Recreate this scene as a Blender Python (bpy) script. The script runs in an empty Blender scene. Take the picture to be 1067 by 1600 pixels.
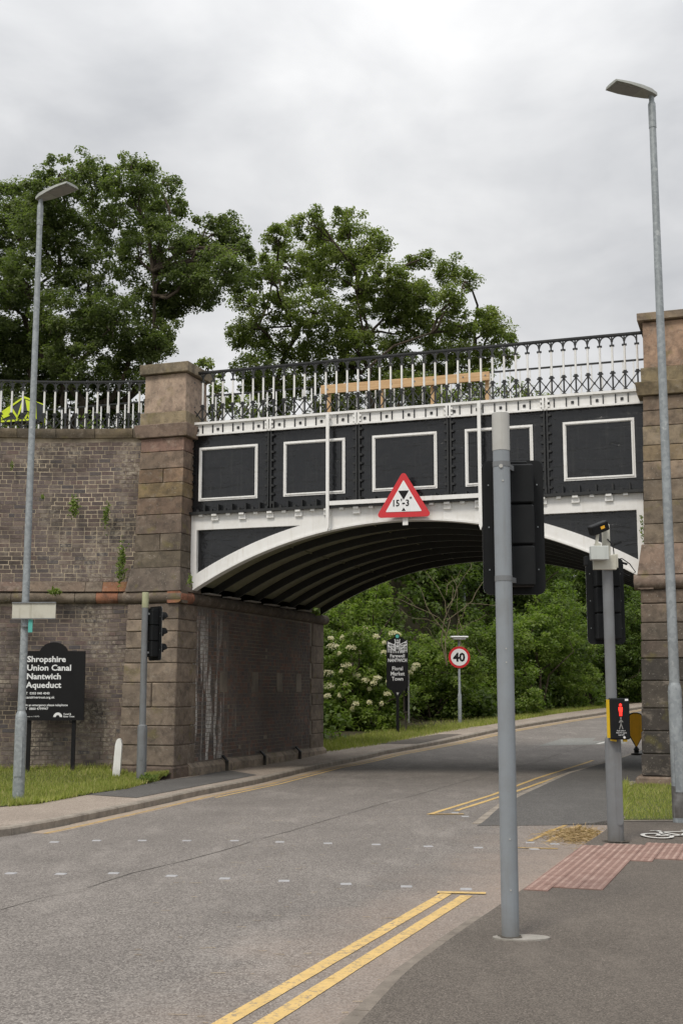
import bpy, bmesh, math, random
import numpy as np
from math import radians as R, sin, cos, pi, sqrt
from mathutils import Vector, Matrix
random.seed(7); rng = np.random.default_rng(7)
SC = bpy.context.scene; C = SC.collection
# ------------------------------------------------------------------ camera, sky, sun
F_, TH, H0 = 1908.0, math.atan(280/1908.0), 1.57
cam = bpy.data.objects.new('camera', bpy.data.cameras.new('camera')); C.objects.link(cam); SC.camera = cam
cam.location = (0, 0, H0); cam.rotation_euler = (pi/2 + TH, 0, 0)
cam.data.sensor_fit = 'VERTICAL'; cam.data.sensor_height = 36; cam.data.lens = 36*F_/1600
cam.data.clip_end = 3000; cam.data.clip_start = .05
SC.view_settings.view_transform = 'Standard'; SC.view_settings.look = 'None'
SC.view_settings.gamma = 1; SC.view_settings.exposure = 0.38
SUN_EL, SUN_AZ = 52, 208          # azimuth, clockwise from +Y
W = bpy.data.worlds.new('World'); SC.world = W; W.use_nodes = True
nt = W.node_tree; nt.nodes.clear(); N_ = nt.nodes.new; L_ = nt.links.new
out = N_('ShaderNodeOutputWorld'); bg = N_('ShaderNodeBackground'); L_(bg.outputs[0], out.inputs[0])
sky = N_('ShaderNodeTexSky'); sky.sky_type = 'NISHITA'; sky.sun_disc = False
sky.sun_elevation = R(SUN_EL); sky.sun_rotation = R(SUN_AZ)
def wmath(op, a, b=None, c=None):
    n = N_('ShaderNodeMath'); n.operation = op
    for i, v in enumerate((a, b, c)):
        if v is None: continue
        if isinstance(v, (int, float)): n.inputs[i].default_value = v
        else: L_(v, n.inputs[i])
    return n.outputs[0]
tc = N_('ShaderNodeTexCoord'); sx = N_('ShaderNodeSeparateXYZ'); L_(tc.outputs['Generated'], sx.inputs[0])
zz = wmath('MAXIMUM', sx.outputs[2], 0.0); den = wmath('ADD', zz, .22)
cx = N_('ShaderNodeCombineXYZ'); L_(wmath('DIVIDE', sx.outputs[0], den), cx.inputs[0]); L_(wmath('DIVIDE', sx.outputs[1], den), cx.inputs[1])
def wnoise(scale, detail, off, dist=.4):
    mp = N_('ShaderNodeMapping'); mp.inputs['Location'].default_value = off; L_(cx.outputs[0], mp.inputs[0])
    n = N_('ShaderNodeTexNoise'); n.inputs['Scale'].default_value = scale; n.inputs['Detail'].default_value = detail
    n.inputs['Distortion'].default_value = dist; n.inputs['Roughness'].default_value = .52; L_(mp.outputs[0], n.inputs[0]); return n.outputs[0]
cn = wmath('ADD', wmath('MULTIPLY', wnoise(1.15, 6, (3.1, 1.7, 0)), .62), wmath('MULTIPLY', wnoise(3.2, 7, (1.3, 7.7, 0)), .38))
rp = N_('ShaderNodeValToRGB'); L_(cn, rp.inputs[0]); e = rp.color_ramp.elements
e[0].position = .37; e[0].color = (.455, .465, .485, 1); e[1].position = .62; e[1].color = (.79, .79, .79, 1)
m_ = rp.color_ramp.elements.new(.5); m_.color = (.63, .635, .645, 1)
grad = wmath('ADD', wmath('MULTIPLY', wmath('MULTIPLY', zz, zz), 1.25), .75)        # overcast sky: brighter towards the zenith
vm = N_('ShaderNodeVectorMath'); vm.operation = 'SCALE'; L_(rp.outputs[0], vm.inputs[0]); L_(grad, vm.inputs['Scale'])
hz = N_('ShaderNodeMixRGB'); hz.inputs[2].default_value = (.71, .705, .70, 1); L_(vm.outputs[0], hz.inputs[1])
L_(wmath('MULTIPLY', wmath('POWER', wmath('SUBTRACT', 1.0, zz), 7.0), .8), hz.inputs[0])
ns = N_('ShaderNodeVectorMath'); ns.operation = 'SCALE'; L_(sky.outputs[0], ns.inputs[0]); ns.inputs['Scale'].default_value = .08
mx = N_('ShaderNodeMixRGB'); mx.inputs[0].default_value = .96; L_(ns.outputs[0], mx.inputs[1]); L_(hz.outputs[0], mx.inputs[2])
L_(mx.outputs[0], bg.inputs[0]); bg.inputs[1].default_value = 1.0
sun = bpy.data.objects.new('sun', bpy.data.lights.new('sun', 'SUN')); C.objects.link(sun)
sun.data.energy = 1.5; sun.data.angle = R(14); sun.data.color = (1, .93, .82)
sd = Vector((sin(R(SUN_AZ))*cos(R(SUN_EL)), cos(R(SUN_AZ))*cos(R(SUN_EL)), sin(R(SUN_EL))))
sun.rotation_euler = sd.to_track_quat('Z', 'Y').to_euler()
# ------------------------------------------------------------------ measured viewing rays -> world points
c_, s_ = cos(TH), sin(TH)
def sm(t, a, b):
    t = min(1, max(0, (t-a)/(b-a))); return t*t*(3-2*t)
def G(X, Y):                                       # height of the footways; the road lies .1 lower
    r = .04*(Y-28) - .08*(1-math.exp(-(Y-28)/2)) if Y > 28 else 0
    if Y > 70: r = .04*42 + .01*(Y-70)
    return .011*max(-8, min(8, X))*sm(Y, 10, 20) + r
def at(x, y, Y):
    u = (x-533.5)/F_; v = (800-y)/F_; d = c_-v*s_
    return Vector((u*Y/d, Y, H0+(s_+v*c_)*Y/d))
P0 = Vector((-2.944, 23.8, 0)); DV = Vector((.9459, -.3243, 0)); NV = Vector((.3243, .9459, 0)); ROT = math.atan2(-.3243, .9459)
def LW(s, n, z=0): return P0+DV*s+NV*n+Vector((0, 0, z))
# ------------------------------------------------------------------ object helpers
def tag(o, label=None, cat=None, group=None, kind=None):
    if label: o['label'] = label
    if cat: o['category'] = cat
    if group: o['group'] = group
    if kind: o['kind'] = kind
    return o
def thing(name, loc, label, cat, rz=0, group=None):
    o = bpy.data.objects.new(name, None); C.objects.link(o); o.location = loc; o.rotation_euler = (0, 0, rz); o.empty_display_size = .1
    return tag(o, label, cat, group)
def link(name, me, parent=None, loc=(0, 0, 0), rot=(0, 0, 0), color=None, kind=None):
    o = bpy.data.objects.new(name, me); C.objects.link(o); o.location = loc; o.rotation_euler = rot
    if parent is not None: o.parent = parent
    if color is not None: o.color = (*color, 1)
    if kind: o['kind'] = kind
    return o
class MB:
    def __init__(s): s.v = []; s.f = []; s.m = []; s.r = []; s.cm = 0; s.cr = 0.0
    def add(s, vs, fs):
        b = len(s.v); s.v += [tuple(p) for p in vs]
        for f in fs: s.f.append(tuple(b+i for i in f)); s.m.append(s.cm); s.r.append(s.cr)
    def box(s, a, b):
        (x0, y0, z0), (x1, y1, z1) = a, b
        s.add([(x0,y0,z0),(x1,y0,z0),(x1,y1,z0),(x0,y1,z0),(x0,y0,z1),(x1,y0,z1),(x1,y1,z1),(x0,y1,z1)],
              [(3,2,1,0),(4,5,6,7),(0,1,5,4),(1,2,6,5),(2,3,7,6),(3,0,4,7)])
    def cbox(s, a, b, c=.01):                     # box with chamfered edges, 44 triangles
        bm = bmesh.new(); bmesh.ops.create_cube(bm, size=1)
        A = Vector(a); B = Vector(b)
        for v in bm.verts: v.co = Vector([(A[i]+B[i])/2+v.co[i]*(B[i]-A[i]) for i in range(3)])
        bmesh.ops.bevel(bm, geom=bm.edges[:], offset=c, segments=1, affect='EDGES')
        bm.verts.index_update(); s.add([v.co.copy() for v in bm.verts], [[v.index for v in f.verts] for f in bm.faces]); bm.free()
    def hexa(s, p):                                # 8 corners: bottom 4 ccw, top 4
        s.add(p, [(3,2,1,0),(4,5,6,7),(0,1,5,4),(1,2,6,5),(2,3,7,6),(3,0,4,7)])
    def bar(s, p, q, w, h=None, up=(0,0,1)):
        p = Vector(p); q = Vector(q); h = h or w; d = (q-p).normalized(); u = Vector(up)
        if abs(d.dot(u)) > .95: u = Vector((0,1,0)) if abs(d.y) < .9 else Vector((1,0,0))
        a = d.cross(u).normalized()*w/2; b = a.normalized().cross(d).normalized()*h/2
        s.hexa([p-a-b, p+a-b, p+a+b, p-a+b, q-a-b, q+a-b, q+a+b, q-a+b])
    def tube(s, pts, rad, n=12, cap=True):
        pts = [Vector(p) for p in pts]; rs = rad if isinstance(rad, (list, tuple)) else [rad]*len(pts); vs = []
        d0 = (pts[-1]-pts[0]).normalized(); ref = Vector((0,0,1)) if abs(d0.z) < .9 else Vector((1,0,0))
        for i, p in enumerate(pts):
            d = (pts[min(i+1, len(pts)-1)]-pts[max(i-1, 0)]).normalized()
            a = d.cross(ref).normalized(); b = d.cross(a).normalized()
            vs += [p+a*rs[i]*cos(2*pi*k/n)+b*rs[i]*sin(2*pi*k/n) for k in range(n)]
        fs = [(i*n+k, i*n+(k+1)%n, (i+1)*n+(k+1)%n, (i+1)*n+k) for i in range(len(pts)-1) for k in range(n)]
        if cap: fs += [tuple(reversed(range(n))), tuple((len(pts)-1)*n+k for k in range(n))]
        s.add(vs, fs)
    def lathe(s, c, prof, n=16):                  # prof: (radius, z)
        s.tube([Vector(c)+Vector((0,0,z)) for r, z in prof], [max(r, .0005) for r, z in prof], n)
    def prism(s, pts, y0, y1, plane='xz', o=(0,0,0)):   # convex or simple polygon extruded
        n = len(pts); o = Vector(o)
        def P(a, b, t): return o+(Vector((a, t, b)) if plane == 'xz' else Vector((a, b, t)) if plane == 'xy' else Vector((t, a, b)))
        s.add([P(a, b, y0) for a, b in pts]+[P(a, b, y1) for a, b in pts],
              [tuple(range(n)), tuple(reversed(range(n, 2*n)))]+[(k, (k+1) % n, n+(k+1) % n, n+k) for k in range(n)])
    def mesh(s, name, mats, smooth=False):
        me = bpy.data.meshes.new(name); me.from_pydata(s.v, [], s.f)
        for m in (mats if isinstance(mats, (list, tuple)) else [mats]): me.materials.append(m)
        me.polygons.foreach_set('material_index', s.m)
        if any(s.r): me.attributes.new('rnd', 'FLOAT', 'FACE').data.foreach_set('value', s.r)
        bm = bmesh.new(); bm.from_mesh(me); bmesh.ops.recalc_face_normals(bm, faces=bm.faces[:]); bm.to_mesh(me); bm.free()
        if smooth:
            me.polygons.foreach_set('use_smooth', [True]*len(me.polygons))
            try: me.set_sharp_from_angle(angle=R(40))
            except Exception: pass
        return me
    def build(s, name, mats, parent=None, smooth=False, kind=None, color=None, loc=(0,0,0), rot=(0,0,0)):
        return link(name, s.mesh(name, mats, smooth), parent, loc, rot, color, kind)
# ------------------------------------------------------------------ materials
class NT:
    def __init__(s, name):
        s.m = bpy.data.materials.new(name); s.m.use_nodes = True; s.t = s.m.node_tree; s.b = s.t.nodes['Principled BSDF']; s.o = s.t.nodes['Material Output']
    def n(s, typ, **kw):
        x = s.t.nodes.new(typ)
        for k, v in kw.items(): setattr(x, k, v)
        return x
    def l(s, a, b): s.t.links.new(a, b)
    def val(s, inp, v):
        if hasattr(v, 'is_output') or hasattr(v, 'links'): s.l(v, inp)
        else: inp.default_value = (*v, 1) if isinstance(v, tuple) and len(v) == 3 and len(inp.default_value) == 4 else v
    def pos(s, scale=(1,1,1), loc=(0,0,0), coord='P'):
        g = s.n('ShaderNodeNewGeometry').outputs['Position'] if coord == 'P' else s.n('ShaderNodeTexCoord').outputs['Object']
        m = s.n('ShaderNodeMapping'); m.inputs['Scale'].default_value = scale; m.inputs['Location'].default_value = loc; s.l(g, m.inputs[0]); return m.outputs[0]
    def noise(s, scale, detail=4, rough=.55, vec=None, dist=0):
        x = s.n('ShaderNodeTexNoise'); x.inputs['Scale'].default_value = scale; x.inputs['Detail'].default_value = detail
        x.inputs['Roughness'].default_value = rough; x.inputs['Distortion'].default_value = dist; s.l(vec or s.pos(), x.inputs[0]); return x.outputs[0]
    def voro(s, scale, vec=None, feat='F1', out='Distance'):
        x = s.n('ShaderNodeTexVoronoi', feature=feat); x.inputs['Scale'].default_value = scale; s.l(vec or s.pos(), x.inputs[0]); return x.outputs[out]
    def ramp(s, fac, stops):
        x = s.n('ShaderNodeValToRGB'); s.l(fac, x.inputs[0]); el = x.color_ramp.elements
        while len(el) < len(stops): el.new(.5)
        for e_, (p, c) in zip(el, stops):
            e_.position = p; e_.color = (c, c, c, 1) if isinstance(c, (int, float)) else (*c, 1)
        return x.outputs[0]
    def mix(s, f, a, b, mode='MIX'):
        x = s.n('ShaderNodeMixRGB', blend_type=mode); s.val(x.inputs[0], f); s.val(x.inputs[1], a); s.val(x.inputs[2], b); return x.outputs[0]
    def math(s, op, a, b=0.0, c=0.0):
        x = s.n('ShaderNodeMath', operation=op); s.val(x.inputs[0], a); s.val(x.inputs[1], b); s.val(x.inputs[2], c); return x.outputs[0]
    def bump(s, h, strength=.3, dist=.01):
        x = s.n('ShaderNodeBump'); x.inputs['Strength'].default_value = strength; x.inputs['Distance'].default_value = dist; s.l(h, x.inputs['Height']); s.l(x.outputs[0], s.b.inputs['Normal'])
    def fin(s, col, rough=.8, metal=0.0, spec=.4):
        s.val(s.b.inputs['Base Color'], col); s.val(s.b.inputs['Roughness'], rough); s.b.inputs['Metallic'].default_value = metal; s.b.inputs['Specular IOR Level'].default_value = spec; return s.m
def paint(name, col, rough=.4, grime=.35, gcol=None, spec=.5, wav=0, metal=0.0):
    t = NT(name); g = t.ramp(t.noise(6, 6, .65), [(.42, 0), (.75, 1)]); d = t.noise(1.3, 3)
    gc = gcol or tuple(x*.45+.02 for x in col)
    k = t.math('MULTIPLY', g, t.math('MULTIPLY', d, grime*1.6)); colr = t.mix(k, col, gc)
    stv = t.ramp(t.noise(1, 5, .65, t.pos((14, 14, .9))), [(.55, 0), (.72, min(1, grime*1.1))]); colr = t.mix(stv, colr, gc)
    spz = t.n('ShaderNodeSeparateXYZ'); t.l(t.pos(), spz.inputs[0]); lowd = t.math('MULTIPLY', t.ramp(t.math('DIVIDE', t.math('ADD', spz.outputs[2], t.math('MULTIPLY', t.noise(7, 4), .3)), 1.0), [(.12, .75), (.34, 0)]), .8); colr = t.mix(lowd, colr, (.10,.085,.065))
    if wav: t.bump(t.noise(1, 4, .6, t.pos((2.2, 2.2, 7)), .8), wav, .018)
    else: t.bump(t.noise(30, 4), .08, .004)
    return t.fin(colr, t.ramp(t.noise(5, 5), [(.3, rough*.8), (.75, min(1, rough*1.3))]), metal, spec)
M = {}
M['white'] = paint('white_paint', (.78,.78,.77), .42, .35, (.5,.47,.41))
M['black'] = paint('black_gloss_paint', (.010,.011,.013), .17, .25, (.04,.04,.038), .5, .8)
M['blackp'] = paint('black_paint', (.012,.013,.014), .38, .3, (.06,.058,.05))
M['blackmatt'] = paint('black_plastic', (.008,.009,.010), .55, .3, (.022,.023,.025), .2)
M['signblack'] = paint('sign_black', (.009,.009,.010), .6, .15, (.02,.02,.02), .2)
M['signwhite'] = paint('sign_white', (.76,.77,.78), .45, .15)
M['red'] = paint('sign_red', (.56,.022,.03), .4, .15, (.4,.05,.05))
M['grey'] = paint('grey_pole_paint', (.235,.26,.285), .42, .45, (.17,.17,.165))
M['greydk'] = paint('grey_dark_pole', (.17,.18,.19), .45, .6, (.11,.105,.1))
M['cap'] = paint('plastic_cap', (.44,.44,.42), .55, .5, (.3,.29,.26))
M['beige'] = paint('beige_plastic', (.50,.49,.42), .55, .6, (.3,.28,.22))
M['algae'] = paint('mossy_cap', (.34,.35,.22), .7, .8, (.2,.2,.1))
M['boxgrey'] = paint('box_grey', (.50,.53,.51), .45, .25)
M['orange'] = paint('orange_plastic', (.95,.50,.03), .45, .3, (.5,.22,.03))
M['yellowp'] = paint('yellow_plastic', (.78,.52,.02), .4, .2)
M['hivis'] = paint('hi_vis_fabric', (.62,.75,.03), .6, .15)
M['darkmesh'] = paint('dark_mesh', (.05,.055,.06), .8, .2)
M['teal'] = paint('teal_tag', (.09,.42,.37), .5, .2)
M['lens'] = paint('lamp_lens', (.25,.25,.24), .2, .3)
M['olive'] = paint('soffit_paint', (.22,.22,.14), .5, .5, (.10,.10,.065))
M['soot'] = paint('rib_black', (.012,.012,.010), .5, .4)
M['barepole'] = paint('weathered_wood_post', (.12,.10,.08), .8, .5)
def m_galv():
    t = NT('galvanised_steel'); v = t.voro(26, None, 'F1', 'Color'); bw = t.n('ShaderNodeRGBToBW'); t.l(v, bw.inputs[0])
    c = t.ramp(bw.outputs[0], [(.2, (.245,.27,.285)), (.8, (.33,.36,.375))])
    c = t.mix(t.ramp(t.noise(9, 5, .7), [(.60, 0), (.67, .65)]), c, (.52,.54,.54))
    c = t.mix(t.ramp(t.noise(4, 6, .75, t.pos((1,1,.6))), [(.70, 0), (.73, .8)]), c, (.26,.15,.09))
    c = t.mix(t.ramp(t.noise(1.5, 3), [(.4, 0), (.7, .3)]), c, (.20,.21,.215))
    return t.fin(c, .48, .25)
M['galv'] = m_galv()
def m_stone(name='weathered_sandstone'):
    t = NT(name); oi = t.n('ShaderNodeObjectInfo'); off = t.n('ShaderNodeVectorMath', operation='ADD')
    cb = t.n('ShaderNodeCombineXYZ'); k = t.math('MULTIPLY', oi.outputs['Random'], 37.0); t.l(k, cb.inputs[0]); t.l(k, cb.inputs[2])
    t.l(t.pos(), off.inputs[0]); t.l(cb.outputs[0], off.inputs[1]); v = off.outputs[0]
    base = t.mix(t.ramp(t.noise(2.6, 8, .65, v, .15), [(.3, 0), (.7, 1)]), t.mix(1, oi.outputs['Color'], (.78,.76,.76), 'MULTIPLY'), t.mix(1, oi.outputs['Color'], (1.55,1.52,1.45), 'MULTIPLY'))
    base = t.mix(t.ramp(t.noise(6, 7, .72, v, .3), [(.46, 0), (.70, .7)]), base, (.05,.044,.038))
    base = t.mix(t.ramp(t.noise(4.2, 7, .7, t.pos((1,1,1.3), (2,7,1)), .2), [(.54, 0), (.70, .5)]), base, (.34,.29,.24))
    base = t.mix(t.ramp(t.noise(1.1, 5, .6), [(.52, 0), (.7, .45)]), base, (.06,.056,.045))
    base = t.mix(t.ramp(t.noise(38, 3, .5), [(.66, 0), (.72, .55)]), base, (.42,.40,.35))
    base = t.mix(t.ramp(t.noise(3.3, 4, .5, t.pos((1,1,1), (9,2,4))), [(.60, 0), (.70, .4)]), base, (.17,.15,.05))
    t.bump(t.mix(.5, t.noise(14, 8, .7), t.noise(70, 4, .6)), .55, .02)
    return t.fin(base, .92, 0, .2)
M['stone'] = m_stone()
def m_brick(name, cols, bloom=.5, dark=.5, streak=False):
    t = NT(name); at_ = t.n('ShaderNodeAttribute', attribute_name='rnd'); oi = t.n('ShaderNodeObjectInfo')
    f = t.math('FRACT', t.math('ADD', at_.outputs['Fac'], oi.outputs['Random']))
    c = t.ramp(f, [(i/len(cols), x) for i, x in enumerate(cols)])
    c = t.mix(t.ramp(t.noise(22, 5, .7), [(.35, .0), (.75, .55)]), c, (.05,.042,.038))
    c = t.mix(t.ramp(t.noise(.75, 5, .62, t.pos((1,1,1.5))), [(.44, 0), (.62, dark)]), c, (.040,.035,.031))
    bl = t.math('MULTIPLY', t.ramp(t.noise(1.0, 5, .6, t.pos((1,1,.8), (5,1,2))), [(.46, 0), (.62, 1)]), t.ramp(t.noise(11, 7, .75), [(.44, 0), (.62, bloom)]))
    c = t.mix(bl, c, (.42,.37,.30))
    c = t.mix(t.ramp(t.noise(44, 3, .5), [(.68, 0), (.74, .5)]), c, (.5,.46,.4))
    if streak:
        o = t.n('ShaderNodeTexCoord').outputs['Object']; sp = t.n('ShaderNodeSeparateXYZ'); t.l(o, sp.inputs[0])
        mk = t.n('ShaderNodeMapping'); mk.inputs['Scale'].default_value = (1, 5.2, .55); t.l(o, mk.inputs[0])
        st = t.ramp(t.noise(1.0, 5, .6, mk.outputs[0], .7), [(.49, 0), (.56, 1)])
        st = t.math('MULTIPLY', st, t.ramp(t.noise(9, 5, .7), [(.35, .25), (.6, 1)]))
        reg = t.ramp(t.math('DIVIDE', sp.outputs[1], 4.0), [(0, 1), (.30, .9), (.48, 0)])
        hz_ = t.ramp(t.math('DIVIDE', sp.outputs[2], 3.4), [(0, 1), (.75, .9), (.95, 0)])
        c = t.mix(t.math('MULTIPLY', t.math('MULTIPLY', st, reg), t.math('MULTIPLY', hz_, .95)), c, (.70,.68,.65))
        hz2 = t.ramp(t.math('DIVIDE', sp.outputs[2], 3.4), [(0, 1), (.22, .8), (.4, 0)])
        c = t.mix(t.math('MULTIPLY', t.ramp(t.noise(1.0, 5, .6, mk.outputs[0], .3), [(.62, 0), (.67, 1)]), t.math('MULTIPLY', hz2, .5)), c, (.5,.48,.45))
    t.bump(t.noise(60, 5, .7), .5, .006)
    return t.fin(c, .9, 0, .25)
M['brickA'] = m_brick('aged_brown_brick', [(.18,.137,.122),(.13,.106,.102),(.225,.176,.152),(.10,.092,.098),(.175,.125,.112),(.21,.172,.152),(.155,.125,.12)], .9, .75)
M['brickB'] = m_brick('engineering_brick', [(.165,.136,.12),(.185,.142,.123),(.125,.118,.12),(.165,.132,.116),(.14,.125,.119),(.22,.135,.108)], .2, .35, True)
def m_mortar(name, c1, c2):
    t = NT(name); c = t.mix(t.ramp(t.noise(1.0, 6, .7), [(.34, 0), (.58, 1)]), c1, c2); t.bump(t.noise(80, 4), .5, .004); return t.fin(c, .95, 0, .2)
M['mortarA'] = m_mortar('lime_mortar', (.60,.51,.38), (.20,.165,.13))
M['mortarB'] = m_mortar('sooty_mortar', (.30,.26,.21), (.16,.14,.12)); M['mortarC'] = m_mortar('damp_mortar', (.34,.28,.21), (.085,.075,.065))
def m_asphalt(name, a, b, dusty=0, worn=.3, vs=90):
    t = NT(name); fine = t.voro(vs, None, 'F1', 'Color'); bw = t.n('ShaderNodeRGBToBW'); t.l(fine, bw.inputs[0])
    c = t.ramp(bw.outputs[0], [(.25, a), (.55, tuple((x+y)/2 for x, y in zip(a, b))), (.88, b)])
    c = t.mix(t.ramp(t.noise(26, 4, .6), [(.35, 0), (.7, .16)]), c, tuple(x*.7 for x in a))
    dots = t.math('MULTIPLY', t.ramp(t.voro(42), [(.10, 1), (.20, 0)]), t.ramp(t.noise(17, 3, .6), [(.48, 0), (.56, 1)]))
    c = t.mix(t.math('MULTIPLY', dots, .75), c, tuple(min(1, x*2.1) for x in b))
    c = t.mix(t.ramp(t.noise(.7, 6, .6), [(.35, 0), (.7, worn)]), c, tuple(x*.62 for x in a))
    c = t.mix(t.ramp(t.noise(2.6, 6, .7, t.pos((1,.35,1), (3,3,3))), [(.5, 0), (.7, worn*.8)]), c, tuple(x*1.25 for x in b))
    if dusty:
        g = t.n('ShaderNodeNewGeometry').outputs['Position']; sp = t.n('ShaderNodeSeparateXYZ'); t.l(g, sp.inputs[0])
        e1 = t.math('ADD', sp.outputs[0], t.math('MULTIPLY', sp.outputs[1], -.36))   # across the road
        e2 = t.math('ADD', t.math('MULTIPLY', t.noise(.8, 6, .65), 2.4), e1)
        fac = t.math('MULTIPLY', t.ramp(t.math('DIVIDE', t.math('ADD', e2, 6), 8.0), [(.44, 0), (.68, 1)]), t.ramp(t.math('DIVIDE', sp.outputs[1], 24.0), [(.62, 1), (.80, 0)]))
        fac = t.math('MULTIPLY', fac, t.ramp(t.noise(55, 3, .6), [(.3, .9), (.7, .42)]))
        c = t.mix(fac, c, (.33,.255,.205))
        # tyre-polished tracks
    t.bump(t.mix(.6, t.voro(vs), t.noise(160, 3)), .6, .007)
    return t.fin(c, .86, 0, .3)
M['road'] = m_asphalt('road_asphalt', (.118,.105,.096), (.315,.288,.263), 1, .3)
M['path'] = m_asphalt('footway_asphalt', (.085,.073,.062), (.185,.160,.137), 0, .3, 130)
M['pathdk'] = m_asphalt('footway_dark_asphalt', (.080,.077,.074), (.165,.158,.150), 0, .25)
M['patchgrey'] = m_asphalt('grey_patch', (.17,.17,.16), (.30,.30,.28), 0, .2)
M['pathlt'] = m_asphalt('footway_pale_asphalt', (.23,.19,.158), (.45,.385,.325), 0, .35)
def m_conc(name, a, b):
    t = NT(name); c = t.mix(t.ramp(t.noise(5, 7, .7), [(.35, 0), (.7, 1)]), a, b); c = t.mix(t.ramp(t.noise(60, 3), [(.6, 0), (.7, .5)]), c, tuple(x*.5 for x in a)); t.bump(t.noise(70, 5, .7), .4, .006); return t.fin(c, .92, 0, .25)
M['kerbdk'] = m_conc('kerb_dusty', (.15,.13,.11), (.26,.225,.19)); M['tar'] = m_conc('tar', (.055,.05,.045), (.14,.13,.115)); M['kerb'] = m_conc('kerb_concrete', (.20,.175,.148), (.36,.32,.27))
M['kerbpink'] = m_conc('kerb_pinkish', (.27,.20,.165), (.34,.27,.23))
M['concrete'] = m_conc('concrete', (.24,.225,.20), (.36,.34,.31))
M['tactile'] = m_conc('red_tactile', (.20,.122,.10), (.30,.20,.17))
M['blister'] = m_conc('worn_blister', (.27,.17,.145), (.42,.32,.275))
M['soil'] = m_conc('earth', (.035,.032,.018), (.07,.06,.035))
M['ground'] = m_conc('field_ground', (.05,.07,.02), (.09,.10,.04))
def m_mark(name, col, under, th=.56):
    t = NT(name); w = t.ramp(t.noise(28, 6, .72), [(th, 0), (th+.09, 1)]); w2 = t.ramp(t.noise(2.2, 4), [(.35, .25), (.65, 1)])
    c = t.mix(t.math('MULTIPLY', w, w2), t.mix(t.ramp(t.noise(7, 5), [(.4, 0), (.8, .45)]), col, tuple(x*.6 for x in col)), under); t.bump(t.noise(120, 3), .5, .004); return t.fin(c, .85, 0, .3)
M['yline'] = m_mark('yellow_road_paint', (.61,.425,.17), (.24,.20,.155), .52)
M['yold'] = m_mark('worn_yellow_road_paint', (.52,.34,.11), (.19,.16,.135), .45)
M['wline'] = m_mark('white_road_paint', (.60,.59,.56), (.2,.19,.17), .62)
M['dust'] = m_mark('gutter_dust', (.36,.29,.225), (.2,.18,.155), .50)
M['stud'] = m_mark('white_stud', (.36,.36,.37), (.22,.21,.20), .58)
def m_wood():
    t = NT('new_timber'); c = t.mix(t.ramp(t.noise(3, 5, .6, t.pos((1,1,14))), [(.35, 0), (.65, 1)]), (.50,.31,.155), (.66,.45,.25)); return t.fin(c, .7, 0, .3)
M['wood'] = m_wood()
def m_leaf(name, stops, tr=.35, rough=.5):
    t = NT(name); at_ = t.n('ShaderNodeAttribute', attribute_name='rnd')
    c = t.ramp(at_.outputs['Fac'], stops); c = t.mix(t.ramp(t.noise(.5, 3), [(.35, 0), (.7, .45)]), c, tuple(x*.62 for x in stops[0][1]))
    t.fin(c, rough, 0, .35)
    tl = t.n('ShaderNodeBsdfTranslucent'); t.l(t.mix(1, c, (1.35,1.55,.7), 'MULTIPLY'), tl.inputs[0]); mxs = t.n('ShaderNodeMixShader'); mxs.inputs[0].default_value = tr
    t.l(t.b.outputs[0], mxs.inputs[1]); t.l(tl.outputs[0], mxs.inputs[2]); t.l(mxs.outputs[0], t.o.inputs[0]); return t.m
M['oak'] = m_leaf('oak_leaf', [(0, (.085,.115,.044)), (.5, (.142,.175,.068)), (1, (.205,.235,.10))], .48)
M['oak2'] = m_leaf('lighter_oak_leaf', [(0, (.110,.145,.046)), (.5, (.185,.22,.070)), (1, (.255,.28,.105))], .48)
M['elder'] = m_leaf('elder_leaf', [(0, (.11,.17,.038)), (.5, (.195,.265,.060)), (1, (.28,.34,.095))], .48)
M['ivy'] = m_leaf('hedge_leaf', [(0, (.10,.155,.038)), (.5, (.185,.25,.064)), (1, (.28,.335,.10))], .5, .42)
M['ivydk'] = m_leaf('dark_leaf', [(0, (.065,.105,.028)), (.5, (.122,.172,.046)), (1, (.19,.24,.072))], .46)
M['grass'] = m_leaf('grass_blade', [(0, (.18,.225,.040)), (.45, (.31,.355,.075)), (.8, (.42,.42,.13)), (1, (.55,.46,.24))], .3, .6)
M['straw'] = m_leaf('dry_straw', [(0, (.24,.16,.08)), (.5, (.42,.30,.16)), (1, (.58,.44,.26))], .2, .7)
M['flower'] = m_leaf('cream_blossom', [(0, (.50,.46,.26)), (.5, (.66,.62,.42)), (1, (.78,.75,.58))], .25, .7)
def m_bark():
    t = NT('bark'); c = t.mix(t.ramp(t.noise(9, 6, .7, t.pos((1,1,.35))), [(.35, 0), (.65, 1)]), (.035,.027,.02), (.10,.08,.06)); t.bump(t.noise(18, 5, .7, t.pos((1,1,.3))), .8, .03); return t.fin(c, .95, 0, .2)
M['bark'] = m_bark()
t = NT('red_signal_light'); t.fin((.8,.02,.01), .4); t.b.inputs['Emission Color'].default_value = (1,.03,.02,1); t.b.inputs['Emission Strength'].default_value = 1.6; M['redlit'] = t.m
t = NT('canal_water'); t.bump(t.noise(6, 4), .1, .02); M['water'] = t.fin((.02,.03,.02), .06, 0, .5)
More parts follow.
